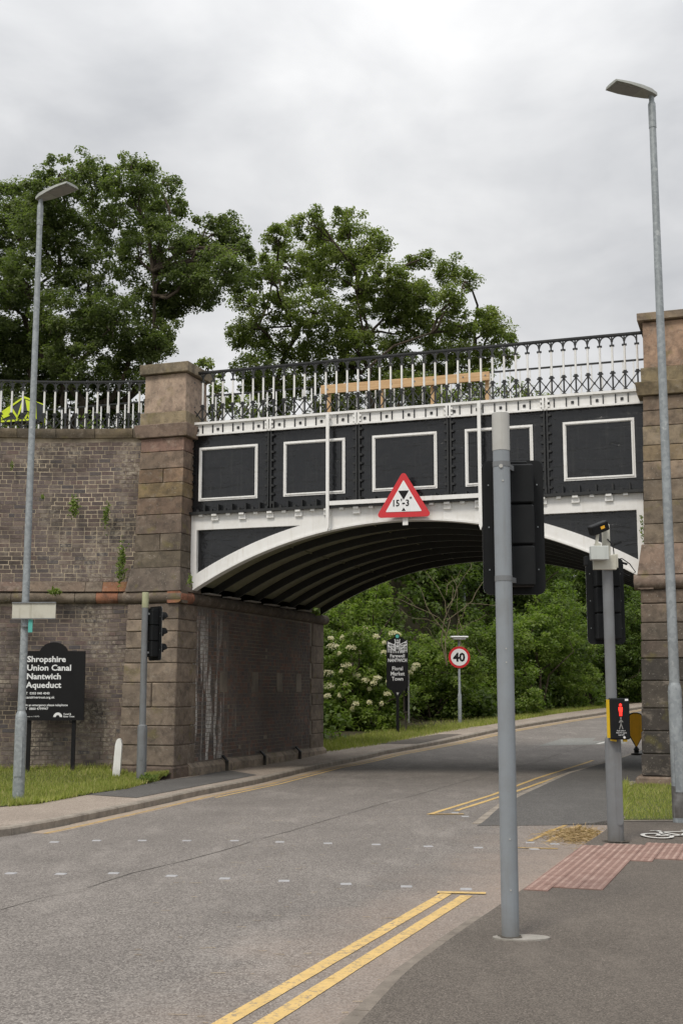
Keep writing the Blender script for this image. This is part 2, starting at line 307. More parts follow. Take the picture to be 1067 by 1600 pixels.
# ------------------------------------------------------------------ ground, road, footways
def ip(pts, Y):
    ys = [p[1] for p in pts]; xs = [p[0] for p in pts]
    return float(np.interp(Y, ys, xs)) if Y >= ys[0] else xs[0]+(Y-ys[0])*(xs[1]-xs[0])/(ys[1]-ys[0]) 
KL = [(-16,9.6),(-11,11.0),(-8,12.2),(-6,13.1),(-4.7,13.7),(-4.15,14.4),(-3.78,15.1),(-3.52,16.02),(-3.05,17.76),(-2.42,20.19),(-1.52,23.0),(-.40,27.6),(1.1,31.5),(2.98,34.9),(4.96,39.0),(7.8,43.7),(12.4,51.3),(20,62),(34,80)]
GL = [(-16,12.6),(-9,15.4),(-6.3,16.8),(-4.85,17.64),(-4.37,18.23),(-4.0,19.8),(-3.57,20.87),(-3.3,22.75),(-2.84,23.9),(-.46,31.05),(.95,33.24),(3.1,37.62),(5.2,41.37),(8.3,46.73),(13.0,53.9),(22,66),(36,84)]
KR1 = [(-3.4,-3),(-2.4,0),(-.1,5.95),(.25,7.3),(.72,8.58),(1.22,9.88),(1.48,10.56),(1.87,11.63),(2.22,12.6),(2.74,13.92),(3.26,15.31)]
KR2 = [(1.64,15.85),(2.55,18.71),(4.19,23.55),(5.79,27.27),(7.54,31.36),(10.5,37.5),(14.5,44),(20,51),(30,62),(44,78)]
def sheet(name, fa, fb, Ys, dz, mat, nx=8, skirt=.3, parent=None, hf=None, kind=None):
    mb = MB(); hf = hf or (lambda X, Y: G(X, Y)+dz); n = nx+1; vs = []; fs = []
    for Y in Ys:
        a, b = fa(Y), fb(Y); vs += [(a+(b-a)*k/nx, Y, hf(a+(b-a)*k/nx, Y)) for k in range(n)]
    m = len(Ys)
    fs = [(j*n+k, j*n+k+1, (j+1)*n+k+1, (j+1)*n+k) for j in range(m-1) for k in range(nx)]
    if skirt:
        ring = [k for k in range(n)]+[j*n+nx for j in range(1, m)]+[(m-1)*n+k for k in range(nx-1, -1, -1)]+[j*n for j in range(m-2, 0, -1)]
        b = len(vs); vs += [(vs[i][0], vs[i][1], vs[i][2]-skirt) for i in ring]; q = len(ring)
        fs += [(ring[i], b+i, b+(i+1) % q, ring[(i+1) % q]) for i in range(q)]
    mb.add(vs, fs); o = mb.build(name, mat, parent, kind=kind); return o
def yr(a, b, st=.5):
    n = max(2, int(round((b-a)/st))+1); return [a+(b-a)*i/(n-1) for i in range(n)]
tag(sheet('ground', lambda Y: -400, lambda Y: 400, [-60,-20,0,10,20,30,40,60,100,300,900], -.35, M['ground'], 40, 0), kind='structure')
road = sheet('road', lambda Y: -30, lambda Y: 48, yr(-8, 84, 1), -.1, M['road'], 60, 0); tag(road, kind='structure')
pl = sheet('left_pavement', lambda Y: ip(GL, Y)-.25, lambda Y: ip(KL, Y)-.13, yr(9.7, 82, .35), -.004, M['pathlt'], 8); tag(pl, kind='structure')
pr1 = sheet('near_right_pavement', lambda Y: ip(KR1, Y)+.13, lambda Y: 14, yr(-3, 15.45, .35), -.004, M['path'], 24); tag(pr1, kind='structure')
pr2 = sheet('far_right_pavement', lambda Y: ip(KR2, Y)+.13, lambda Y: ip(KR2, Y)+3.9, yr(15.6, 78, .35), -.005, M['pathdk'], 8, hf=lambda X, Y: G(X, Y)-.005-.088*(1-sm(Y, 15.6, 17.4))*sm(3.9-X, .3, 1.0)); tag(pr2, kind='structure')
# dark tarmac patch let into the pale footway
mb = MB(); q = [(-4.05,19.75),(-3.12,19.0),(-1.62,23.9),(-2.35,25.5),(-2.76,23.7),(-3.25,22.7)]
mb.add([(x, y, G(x, y)+.002) for x, y in q], [tuple(range(len(q)))]); mb.build('tarmac_patch', M['pathdk'], pl)
mb = MB(); q = [(.95,33.6),(2.05,33.5),(3.6,36.8),(2.9,36.9)]
mb.add([(x, y, G(x, y)+.002) for x, y in q], [tuple(range(len(q)))]); mb.build('tarmac_patch', M['path'], pl)
# kerb stones, one object each
def walk(pts, step):
    P = [Vector((x, y, 0)) for x, y in pts]; res = []; acc = 0; res.append(P[0].copy()); cur = P[0].copy(); i = 1
    while i < len(P):
        d = (P[i]-cur).length
        if acc+d >= step: cur = cur+(P[i]-cur).normalized()*(step-acc); res.append(cur.copy()); acc = 0
        else: acc += d; cur = P[i].copy(); i += 1
    return res
def kerbs(pts, side, parent, mat, step=.92, w=.13, top=0.0, mats=None, bull=.02):
    st = walk(pts, step)
    for k in range(len(st)-1):
        a, b = st[k], st[k+1]; d = (b-a).normalized(); nrm = Vector((-d.y, d.x, 0))*side; b2 = b-d*.008
        c0 = []
        for p in (a, b2):
            z = G(p.x, p.y)+(top(p.y) if callable(top) else top); o = p+nrm*w
            c0.append([(p.x, p.y, z-.3), (p.x, p.y, z-bull), (p.x+nrm.x*bull, p.y+nrm.y*bull, z), (o.x, o.y, z), (o.x, o.y, z-.3)])
        m = MB(); m.add([Vector(v)-a for v in c0[0]+c0[1]], [(0,1,2,3,4), (9,8,7,6,5)]+[(i, i+5, (i+1) % 5+5, (i+1) % 5) for i in range(5)])
        m.build('kerb_stone', mat, parent, loc=a)
KLs = KL[1:]
kerbs(KLs, 1, pl, M['kerb'])
kerbs([p for p in KR1 if p[1] < 10.3], -1, pr1, M['kerbdk'], .92, .14, -.03)
kerbs([(1.40,10.35)]+[p for p in KR1 if p[1] > 10.5], -1, pr1, M['kerbpink'], .6, .15, -.075)
kerbs(KR2, -1, pr2, M['kerb'], .92, .13, lambda y: -.01-.080*(1-sm(y, 15.6, 17.6)))
# tactile paving: blister slabs, one object each
TP = [(1.45,10.08),(2.16,10.14),(2.50,11.09),(2.75,11.77),(3.7,11.85),(6.6,12.0),(6.6,13.1),(3.54,13.02),(2.61,12.94),(2.42,12.7),(2.05,11.65),(1.62,10.5)]
def inside(x, y, P):
    c = False; j = len(P)-1
    for i in range(len(P)):
        if (P[i][1] > y) != (P[j][1] > y) and x < (P[j][0]-P[i][0])*(y-P[i][1])/(P[j][1]-P[i][1])+P[i][0]: c = not c
        j = i
    return c
m = MB(); S_ = .2
m.box((.002,.002,-.05), (S_-.002, S_-.002, 0)); m.cm = 1
for i in range(3):
    for j in range(3):
        cx_, cy_ = (i+.5)*S_/3, (j+.5)*S_/3
        m.add([(cx_+.020*cos(a), cy_+.020*sin(a), 0) for a in [k*pi/2+pi/4 for k in range(4)]]+[(cx_+.013*cos(a), cy_+.013*sin(a), .005) for a in [k*pi/2+pi/4 for k in range(4)]],
              [(4,5,6,7)]+[(k, (k+1) % 4, (k+1) % 4+4, k+4) for k in range(4)])
tme = m.mesh('tactile_block', [M['tactile'], M['blister']]); ta = R(-20); cnt = 0; restm = MB()
tiles = []
for i in range(-20, 60):
    for j in range(-20, 60):
        ox, oy = 1.45+i*S_*cos(ta)-j*S_*sin(ta), 10.1+i*S_*sin(ta)+j*S_*cos(ta)
        mx_, my_ = ox+S_/2*(cos(ta)-sin(ta)), oy+S_/2*(sin(ta)+cos(ta))
        if inside(mx_, my_, TP): tiles.append((my_, ox, oy))
tiles.sort()
for _, ox, oy in tiles[:300]:
    link('tactile_block', tme, pr1, (ox, oy, G(ox, oy)+.003+random.uniform(0, .0008)), (0, 0, ta))
# road markings as thin worn sheets
def stripe(pts, w, dz, mat, name, parent, jag=0):
    mb = MB(); P = [Vector((x, y, 0)) for x, y in pts]; Q = []
    for i in range(len(P)-1):
        k = max(1, int((P[i+1]-P[i]).length/.3)); Q += [P[i].lerp(P[i+1], j/k) for j in range(k)]
    Q.append(P[-1]); vs = []
    for i, p in enumerate(Q):
        d = (Q[min(i+1, len(Q)-1)]-Q[max(0, i-1)]).normalized(); n = Vector((-d.y, d.x, 0))
        for sg in (1, -1):
            r = p+n*sg*(w/2+random.uniform(-jag, jag)); vs.append((r.x, r.y, G(r.x, r.y)+dz))
    mb.add(vs, [(2*i, 2*i+1, 2*i+3, 2*i+2) for i in range(len(Q)-1)]); return mb.build(name, mat, parent)
RZ = -.1+.004
def off(pts, d):
    r = []
    for i, (x, y) in enumerate(pts):
        a = pts[max(0, i-1)]; b = pts[min(len(pts)-1, i+1)]; t_ = Vector((b[0]-a[0], b[1]-a[1])).normalized(); r.append((x-t_.y*d, y+t_.x*d))
    return r
KLy = [(x, ip(KL, 0) and y) for x, y in KL if y > 14.6 and y < 56]
stripe(off(KLy, -.17), .30, RZ-.002, M['dust'], 'gutter_dust', road, .02)
stripe(off(KLy, -.24), .06, RZ, M['yold'], 'yellow_line', road, .004)
stripe(off([p for p in KLy if p[1] > 20], -.42), .06, RZ, M['yline'], 'yellow_line', road, .004)
stripe([(-2.06,2.5),(-.60,6.51),(.87,10.52)], .10, RZ, M['yline'], 'yellow_line', road, .003)
stripe([(-1.84,2.5),(-.39,6.51),(1.03,10.42)], .10, RZ, M['yline'], 'yellow_line', road, .003)
stripe([(.80,10.57),(1.20,10.52)], .09, RZ+.004, M['yline'], 'yellow_line', road, .003)
stripe([(1.19,17.02),(2.4,19.95),(3.7,23.6),(5.85,29.0)], .075, RZ, M['yline'], 'yellow_line', road, .003)
stripe([(1.60,17.5),(2.62,19.95),(3.72,22.8),(4.6,25.1)], .075, RZ, M['yline'], 'yellow_line', road, .004)
stripe([(1.19,17.02),(1.66,17.0)], .07, RZ+.004, M['yold'], 'yellow_line', road, .003)
stripe([(2.09,14.03),(2.5,15.0),(2.98,16.0)], .06, RZ, M['yold'], 'yellow_line', road, .008)
stripe([(2.3,14.0),(2.75,15.1),(3.05,15.8)], .05, RZ, M['yold'], 'yellow_line', road, .008)
stripe([(1.85,13.48),(2.3,13.38)], .06, RZ+.002, M['yold'], 'yellow_line', road, .008)
for a, b in [((9.3,38.0),(10.6,40.3)), ((7.0,34.0),(7.9,35.6))]: stripe([a, b], .1, RZ, M['wline'], 'white_dash', road, .003)
stripe([(-2.63,9.77),(-2.46,10.27),(-2.18,10.82),(-1.95,11.69),(-1.55,12.56),(-1.27,13.3),(-.97,14.25),(-.6,15.2),(-.28,16.15),(.2,17.5),(.64,18.78),(1.3,20.4),(1.88,21.97),(3.4,26),(5.4,31),(7.6,35.5)], .013, -.1+.003, M['tar'], 'tar_seam', road, .008)
# patch of lighter re-laid tarmac up the hill
mb = MB(); q = [(5.3,33.6),(7.7,33.9),(8.6,36.3),(6.4,36.0)]; mb.add([(x, y, G(x, y)+RZ-.001) for x, y in q], [(0,1,2,3)]); mb.build('tarmac_patch', M['patchgrey'], road)
sm_ = MB(); sm_.cbox((-.05,-.042,-.01), (.05,.042,.006), .005); sme = sm_.mesh('crossing_stud', M['stud'])
for x, y in [(-3.23,14.15),(-2.78,14.28),(-2.26,14.26),(-1.75,14.23),(-1.21,14.21),(-.69,14.07),(-.15,13.93),(.38,13.81),(.94,13.63),(1.47,13.51),(-3.06,11.69),(-2.59,11.65),(-2.11,11.69),(-1.55,11.52),(-1.05,11.36),(-.51,11.22),(.04,11.04),(.56,10.9),(1.06,10.76),(2.09,13.93),(2.34,13.8),(2.05,13.38),(1.65,16.72),(1.56,17.2),(-3.6,11.72)]:
    link('crossing_stud', sme, road, (x, y, G(x, y)-.1), (0, 0, random.uniform(-.15,.15)))
# bicycle symbol painted on the footway
bs = MB(); Z_ = .004
def ring2(cx_, cy_, rx, ry, w, n=28):
    vs = []
    for k in range(n):
        a = 2*pi*k/n
        for r in (1, 1-w): x, y = cx_+rx*r*cos(a), cy_+ry*r*sin(a); vs.append((x, y, 0))
    bs.add(vs, [(2*k, 2*k+1, (2*k+3) % (2*n), (2*k+2) % (2*n)) for k in range(n)])
ring2(0,0,.17,.24,.26); ring2(.62,0,.17,.24,.26)
for a, b in [((0,0),(.17,.34)),((.17,.34),(.47,.36)),((.17,.34),(.27,0)),((0,0),(.27,0)),((.27,0),(.47,.36)),((.62,0),(.44,.48)),((.44,.48),(.55,.5)),((.17,.34),(.13,.46)),((.07,.46),(.2,.46))]:
    A = Vector((*a, 0)); B = Vector((*b, 0)); n = Vector((-(B-A).y, (B-A).x, 0)).normalized()*.021; bs.add([A+n, A-n, B-n, B+n], [(0,1,2,3)])
bs.build('bicycle_symbol', M['wline'], pr1, loc=(3.42,13.62,.010+G(3.5,13.6)), rot=(0,0,R(4)))
# ------------------------------------------------------------------ stone courses and string mouldings
STC = [(.155,.115,.090),(.175,.130,.100),(.135,.105,.088),(.19,.145,.115),(.15,.105,.085)]
DKC = [(.055,.050,.047),(.07,.06,.052),(.09,.075,.062)]
def rc(pal=STC, j=.12):
    c = random.choice(pal); k = random.uniform(1-j, 1+j); return tuple(x*k for x in c)
def stone(parent, s0, s1, n0, n1, z0, z1, col=None, tn=0.0, ts=0.0, ch=.009, name='stone'):
    # tn: how far the foot stands forward of the head; ts: how far it widens to each side
    g = .005; m = MB(); m.cbox((s0+g, n0, z0+g), (s1-g, n1, z1-g), ch)
    zc = (z0+z1)/2; hh = (z1-z0)/2; vv = []
    for (x, y, z) in m.v:
        k = (z1-z)/(z1-z0)
        if y < (n0+n1)/2: y -= tn*k
        x += (-ts if x < (s0+s1)/2 else ts)*k
        vv.append((x+random.uniform(-.003,.003), y+random.uniform(-.004,.004), z))
    m.v = vv; return m.build(name, M['stone'], parent, color=col or rc())
def pier(name, label, sL, sR, cap_z, zs_up, zs_lo, lichen, cols, splits):
    t = thing(name, LW(0, 0), label, 'stone pier', ROT)
    def nf(z): return -.40-.022*(8-z)           # battered front
    def sl(z): return sL-.030*(8-z)
    def sr(z): return sR
    # mortar core
    m = MB(); m.hexa([(sl(0)-.04,nf(0)-.012,-.3),(sr(0)-.03,nf(0)-.012,-.3),(sr(0)-.03,.28,-.3),(sl(0)+.02,.7,-.3),(sl(8)+.05,nf(8)+.05,7.75),(sr(8)-.05,nf(8)+.05,7.75),(sr(8)-.05,.28,7.75),(sl(8)+.05,.6,7.75)]); m.build('mortar', M['mortarA'], t)
    a, b, c, d = cap_z                            # cap top, cap bottom, die bottom, slab top
    stone(t, sl(8)-.09, sr(8)+.09, nf(8)-.09, .62, b, a, cols[0])
    stone(t, sl(8)-.0, sr(8)-.0, nf(8), .55, c, b, cols[1], .01, .01)
    stone(t, sl(8)-.06, sr(8)+.05, nf(7)-.05, .62, d, c, cols[2])
    stone(t, sl(7)-.13, sr(7)+.12, nf(7)-.13, .68, zs_up[0], d, cols[3], -.05, -.03)
    for i in range(len(zs_up)-1):
        z1, z0 = zs_up[i], zs_up[i+1]; col = cols[4+i] if 4+i < len(cols) else rc(); flare = .10 if i == len(zs_up)-2 else 0
        sp = splits[i % len(splits)]; ed = [0]+sp+[1]
        for j in range(len(ed)-1):
            x0 = sl((z0+z1)/2)+(sr(0)-sl((z0+z1)/2))*ed[j]; x1 = sl((z0+z1)/2)+(sr(0)-sl((z0+z1)/2))*ed[j+1]
            if i == len(zs_up)-2: stone(t, sl(z0)-.02, sr(z0)+.0, nf(z0)-.02, .3, z0, z1, col, .09, .08); break
            stone(t, x0, x1, nf(z1)-random.uniform(0,.012), .3, z0, z1, col if j == 0 else rc([col], .2), .022*(z1-z0), 0)
    for i in range(len(zs_lo)-1):
        z1, z0 = zs_lo[i], zs_lo[i+1]; sp = splits[(i+1) % len(splits)]; ed = [0]+sp+[1]; k = .05
        for j in range(len(ed)-1):
            x0 = sl((z0+z1)/2)-k+(sr(0)-sl((z0+z1)/2)+k)*ed[j]; x1 = sl((z0+z1)/2)-k+(sr(0)-sl((z0+z1)/2)+k)*ed[j+1]
            stone(t, x0, x1, nf(z1)-.03-random.uniform(0,.02), .3, z0, z1, lichen(i) if callable(lichen) else rc(), .022*(z1-z0), 0, .016)
    stone(t, sl(0)-.14, sr(0)+.02, nf(0)-.13, .3, -.3, zs_lo[-1], rc(), .03, .02, .03)
    return t
# ---- left pier
LPc = [(.19,.16,.115),(.32,.25,.20),(.23,.19,.13),(.21,.16,.13),(.21,.14,.115),(.21,.16,.125),(.17,.12,.085),(.19,.145,.085),(.15,.11,.085),(.14,.11,.09),(.12,.10,.08),(.13,.11,.085),(.12,.10,.085),(.10,.088,.07)]
pL = pier('stone_pier', 'left stone pier with lichen, capped block beside the first black panel', -.88, .02, (8.0,7.79,7.01,6.76), [6.5,6.22,5.88,5.6,5.31,4.97,4.59,4.25,3.93,3.46], [3.24,2.93,2.70,2.38,2.10,1.73,1.27,.92,.56,.18],
          lambda i: rc([(.17,.14,.115),(.145,.118,.098),(.19,.155,.125)]), LPc, [[], [], [.55], []])
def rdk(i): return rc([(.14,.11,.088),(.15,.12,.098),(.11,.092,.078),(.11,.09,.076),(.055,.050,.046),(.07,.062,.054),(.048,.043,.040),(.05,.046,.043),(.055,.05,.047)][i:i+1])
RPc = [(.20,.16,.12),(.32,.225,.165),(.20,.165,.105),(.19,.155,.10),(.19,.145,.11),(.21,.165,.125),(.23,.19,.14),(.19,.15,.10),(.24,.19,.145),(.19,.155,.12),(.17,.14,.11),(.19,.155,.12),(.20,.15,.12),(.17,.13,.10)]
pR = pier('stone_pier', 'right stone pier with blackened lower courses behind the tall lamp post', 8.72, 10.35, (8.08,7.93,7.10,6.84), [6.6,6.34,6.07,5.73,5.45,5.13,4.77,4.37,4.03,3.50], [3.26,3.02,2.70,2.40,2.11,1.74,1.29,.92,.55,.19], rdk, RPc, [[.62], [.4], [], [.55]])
# the right pier stands on the right bank: mirror its batter to that side
for o in pR.children:
    for v in o.data.vertices:
        if v.co.x < 9.5: v.co.x = 8.78-.030*(8-v.co.z)*.9+(v.co.x-(8.72-.030*(8-v.co.z)))
# ---- string course: half-round roll swept along plan lines
def sweep(name, parent, path, prof, step, mat=M['stone'], cols=None, inv=None, base=Vector((0,0,0))):
    """path: plan points (world); prof: (outward, z); each stone one object"""
    st = walk([(p[0], p[1]) for p in path], step)
    if (Vector((path[-1][0], path[-1][1], 0))-st[-1]).length > .12: st.append(Vector((path[-1][0], path[-1][1], 0)))
    else: st[-1] = Vector((path[-1][0], path[-1][1], 0))
    nn = []
    for i in range(len(st)):
        d = (st[min(i+1, len(st)-1)]-st[max(0, i-1)]).normalized(); nn.append(Vector((d.y, -d.x, 0)))
    k = len(prof)
    for i in range(len(st)-1):
        g = (st[i+1]-st[i]).normalized()*.005; vs = []
        for p, n in ((st[i]+g, nn[i]), (st[i+1]-g, nn[i+1])): vs += [(p.x+n.x*o, p.y+n.y*o, z) for o, z in prof]
        vs = [Vector(v) for v in vs]
        if inv is not None: vs = [inv @ v for v in vs]
        m = MB(); m.add(vs, [tuple(range(k)), tuple(reversed(range(k, 2*k)))]+[(j, (j+1) % k, (j+1) % k+k, j+k) for j in range(k)])
        m.build(name, mat, parent, color=(cols[i % len(cols)] if cols else rc()), smooth=True)
def roll(zc, r, back=-.2, k=9): return [(back, zc-r)]+[(r*.95*cos(a), zc+r*sin(a)) for a in [-pi/2+pi*i/(k-1) for i in range(k)]]+[(back, zc+r)]
# ------------------------------------------------------------------ wing wall (curved)
def wy(X): return 24.2-.04*(X+5.3)**2
arc = [(x, wy(x)) for x in np.linspace(-12.5, -3.78, 36)]
ww = thing('brick_wing_wall', (-5.5, 24.2, 0), 'curved wall of weathered brown bricks left of the left stone pier', 'wall')
base = Vector((-5.5, 24.2, 0)); IW = Matrix.Translation(-base)
AL = [0]
for i in range(1, len(arc)): AL.append(AL[-1]+math.dist(arc[i], arc[i-1]))
def arcp(t):
    x = float(np.interp(t, AL, [a[0] for a in arc])); y = float(np.interp(t, AL, [a[1] for a in arc])); ang = math.atan(-.08*(x+5.3)); return x, y, ang
def corep(z0, z1, mat):
    m = MB(); vs = []
    for x, y in arc: vs += [(x-base.x, y-base.y, z0), (x-base.x, y-base.y, z1), (x-base.x, y-base.y+.5, z1), (x-base.x, y-base.y+.5, z0)]
    n = len(arc); m.add(vs, [(4*i+k, 4*i+4+k, 4*i+4+(k+1) % 4, 4*i+(k+1) % 4) for i in range(n-1) for k in range(4)]+[(0,1,2,3), (4*n-4,4*n-3,4*n-2,4*n-1)]); m.build('mortar', mat, ww)
corep(-.4, 3.45, M['mortarC']); corep(3.45, 6.62, M['mortarA'])
TL = AL[-1]; prot = {}
def brickmesh(L, mat, H=.070, D=.004, name='brick'):
    m = MB(); m.add([(-L/2,-D,-H/2),(L/2,-D,-H/2),(L/2,0,-H/2),(-L/2,0,-H/2),(-L/2,-D,H/2),(L/2,-D,H/2),(L/2,0,H/2),(-L/2,0,H/2)], [(0,1,5,4),(1,2,6,5),(3,0,4,7),(4,5,6,7),(3,2,1,0)]); return m.mesh(name, mat)
BA = {.230: brickmesh(.230, M['brickA']), .110: brickmesh(.110, M['brickA'])}
cand = []
for z0, z1 in ((0.0, 3.27), (3.72, 6.60)):
    r = 0; z = z0+.038
    while z < z1-.03:
        head = r % 4 == 3; L = .110 if head else .230; pitch = L+.016; t_ = -random.choice((0, .06, .12))
        while t_ < TL:
            tt = t_+pitch/2; t_ += pitch
            if tt < .1 or tt > TL-.02: continue
            x, y, a = arcp(tt)
            
            cand.append((x, y, z+random.uniform(-.003,.003)+.007*sin(tt*1.7+z*2)+.004*sin(tt*4.1+z), a, L))
        z += .0855; r += 1
vis = [i for i, c in enumerate(cand) if c[4] > .2 and -6.75 < c[0] < -4.0]
vis.sort(key=lambda i: abs(cand[i][2]-5.2) if cand[i][2] > 3.5 else 2.0+abs(cand[i][2]-2)); keep = set(vis[:300])
mbs = MB()
for i, (x, y, z, a, L) in enumerate(cand):
    pr_ = random.uniform(-.002, .004)
    if i in keep: link('brick', BA[L], ww, (x-base.x+sin(a)*pr_, y-base.y-cos(a)*pr_, z), (random.uniform(-.02,.02), 0, a+random.uniform(-.01,.01)))
    else:
        H, D = .070, .004+max(-.002,pr_)*.6; mbs.cr = random.random(); ca, sa = cos(a), sin(a); vs = []
        for zz_ in (-H/2, H/2):
            for u, v in ((-L/2,-D),(L/2,-D),(L/2,.002),(-L/2,.002)): vs.append((x-base.x+u*ca-v*sa, y-base.y+u*sa+v*ca, z+zz_))
        mbs.add(vs, [(0,1,5,4),(1,2,6,5),(3,0,4,7),(4,5,6,7),(3,2,1,0)])
mbs.build('brickwork', M['brickA'], ww, kind='stuff')
WPC = [(.15,.125,.095),(.17,.14,.10),(.14,.12,.095)]
visarc = [(x, wy(x)) for x in np.linspace(-12.4, -3.85, 30)]
sweep('coping_stone', ww, visarc, [(-.45,6.62),(.06,6.62),(.075,6.66),(.10,6.70),(.10,6.80),(-.45,6.83)], .78, cols=WPC, inv=IW)
def sub(a, b): return [(x, wy(x)) for x in np.linspace(a, b, max(3, int((b-a)/.25)))]
SPF = [(-.2,3.52),(.10,3.52),(.03,3.71),(-.2,3.71)]
sweep('string_stone', ww, sub(-12.4,-4.72), SPF, 1.1, cols=[(.16,.125,.10),(.14,.115,.095),(.17,.125,.105)], inv=IW); sweep('string_stone', ww, sub(-4.72,-3.85), SPF, 5, cols=[(.26,.13,.08)], inv=IW)
sweep('roll_stone', ww, sub(-12.4,-4.84), roll(3.40,.115), 1.25, cols=[(.13,.11,.088),(.145,.12,.095)], inv=IW); sweep('roll_stone', ww, sub(-4.84,-4.40), roll(3.40,.115), 5, cols=[(.23,.11,.07)], inv=IW); sweep('roll_stone', ww, sub(-4.40,-3.85), roll(3.40,.115), 5, cols=[(.14,.11,.09)], inv=IW)
sweep('plinth_stone', ww, visarc, [(-.2,-.3),(.07,-.3),(.07,.10),(.03,.14),(-.2,.14)], .9, cols=[(.12,.10,.075)], inv=IW)
# quoin zone between brick and pier foot
# roll round the left pier, then along the inner wall
def Lp(s, n): v = LW(s, n); return (v.x, v.y)
IL = Matrix.Rotation(-ROT, 4, 'Z') @ Matrix.Translation(-P0)
sweep('roll_stone', pL, [Lp(-1.07,.25), Lp(-1.07,-.50)], roll(3.36,.12), 5, cols=[(.13,.11,.09)], inv=IL)
sweep('roll_stone', pL, [Lp(-1.16,-.50), Lp(.10,-.50)], roll(3.36,.12), 5, cols=[(.13,.105,.085)], inv=IL)
sweep('roll_stone', pL, [Lp(.0,-.60), Lp(.0,-.02)], roll(3.36,.12), 5, cols=[(.28,.13,.085)], inv=IL)
sweep('roll_stone', pR, [Lp(8.50,-.52), Lp(10.6,-.52)], roll(3.39,.13), 5, cols=[(.15,.115,.095)], inv=IL)
sweep('roll_stone', pR, [Lp(8.62,.4), Lp(8.62,-.60)], roll(3.39,.13), 5, cols=[(.15,.115,.095)], inv=IL)
# ------------------------------------------------------------------ inner abutment wall beside the road
aw = thing('abutment_wall', LW(0, 0), 'dark engineering brick wall with white streaks under the left of the arch', 'wall', ROT)
m = MB(); m.box((-3.0,0,-.4), (-.011,7.6,3.34)); m.build('mortar', M['mortarB'], aw)
def inner_bricks(sgn, s0, parent, n0, n1):
    mb = MB(); z = .26; r = 0
    while z < 3.24:
        L = .105 if r % 4 else .217; pitch = L+.019; n = n0-random.choice((0,.055))
        while n < n1:
            a, b = max(n, n0), min(n+L, n1); n += pitch
            if b-a < .03: continue
            if random.random() < .004: continue
            mb.cr = random.random(); p = random.uniform(-.001,.004)
            mb.box(*sorted(((s0-sgn*.02, a, z-.033), (s0-.006+sgn*p, b, z+.033)), key=lambda q: q[0]))
        z += .0765; r += 1
    mb.build('brickwork', M['brickB'], parent, kind='stuff')
inner_bricks(1, 0.0, aw, .03, 6.72)
# bigger pale patched bricks (filled holes)
for k, n in enumerate((1.45, 3.1, 4.55, 5.75)):
    m = MB(); m.cbox((-.02, n, 1.55), (.006, n+.34, 1.98), .004); m.build('filled_recess', M['mortarB'], aw)
zq = [.16]
while zq[-1] < 3.0: zq.append(zq[-1]+random.uniform(.26,.44))
zq[-1] = 3.24
for i in range(len(zq)-1):
    m = MB(); n0 = 6.74+(.12 if i % 2 else 0); m.cbox((-.5, n0, zq[i]+.005), (.012, 7.66, zq[i+1]-.005), .015); m.build('quoin_stone', M['stone'], aw, color=rc([(.17,.14,.115)]))
for i in range(8):
    n0 = -.02+i*.96; m = MB(); x1 = .10
    m.prism([(-.3,-.35),(x1,-.35),(x1,.12),(.02,.20),(-.3,.20)], n0+.006, n0+.954, 'xz'); m.build('plinth_stone', M['stone'], aw, color=rc([(.25,.21,.17)]))
for n in (1.55, 3.55, 5.7):       # little black drain spouts over the plinth
    m = MB(); m.bar((.03, n, .28), (.15, n, .16), .08, .03); m.bar((.13, n, .17), (.13, n, -.05), .06, .04); m.build('drain_spout', M['blackmatt'], aw)
sweep('roll_stone', aw, [Lp(.0,.0), Lp(.0,7.8)], roll(3.36,.12), 1.1, cols=[(.10,.082,.068),(.085,.072,.062),(.11,.09,.075)], inv=IL)
sweep('roll_stone', aw, [Lp(.0,7.72), Lp(-1.5,7.72)], roll(3.36,.12), 1.1, cols=[(.12,.10,.08)], inv=IL)
# right abutment
aw2 = thing('abutment_wall', LW(8.66, 0), 'dark brick wall hidden behind the right stone pier', 'wall', ROT)
m = MB(); m.box((.012,.0,-.4), (3.0,7.6,3.34)); m.build('mortar', M['mortarB'], aw2)
mbx = MB(); z = .1; r = 0
while z < 3.24:
    n = .03
    while n < 7.5:
        mbx.cr = random.random(); mbx.box((-.002, n, z-.033), (.02, n+.21, z+.033)); n += .222
    z += .0765
mbx.build('brickwork', M['brickB'], aw2, kind='stuff')
m = MB(); m.box((-.1,-.1,3.26), (.3,7.7,3.48)); m.build('string_stone', M['stone'], aw2, color=(.12,.1,.08))
# right wing wall outside the frame
rw = thing('brick_wing_wall', LW(10.3, -.1), 'brown brick wall running out of frame from the right stone pier', 'wall', ROT)
m = MB(); m.box((0,0,-.4), (9,.4,6.6)); m.build('mortar', M['mortarA'], rw)
mbx = MB(); z = .05
while z < 6.5:
    n = .02+random.choice((0,.1))
    while n < 8.9: mbx.cr = random.random(); mbx.box((n, -.015, z-.033), (n+.21, .01, z+.033)); n += .235
    z += .0775
mbx.build('brickwork', M['brickA'], rw, kind='stuff'); m = MB(); m.box((0,-.1,6.6), (9,.5,6.8)); m.build('coping_stone', M['stone'], rw, color=(.15,.12,.1))
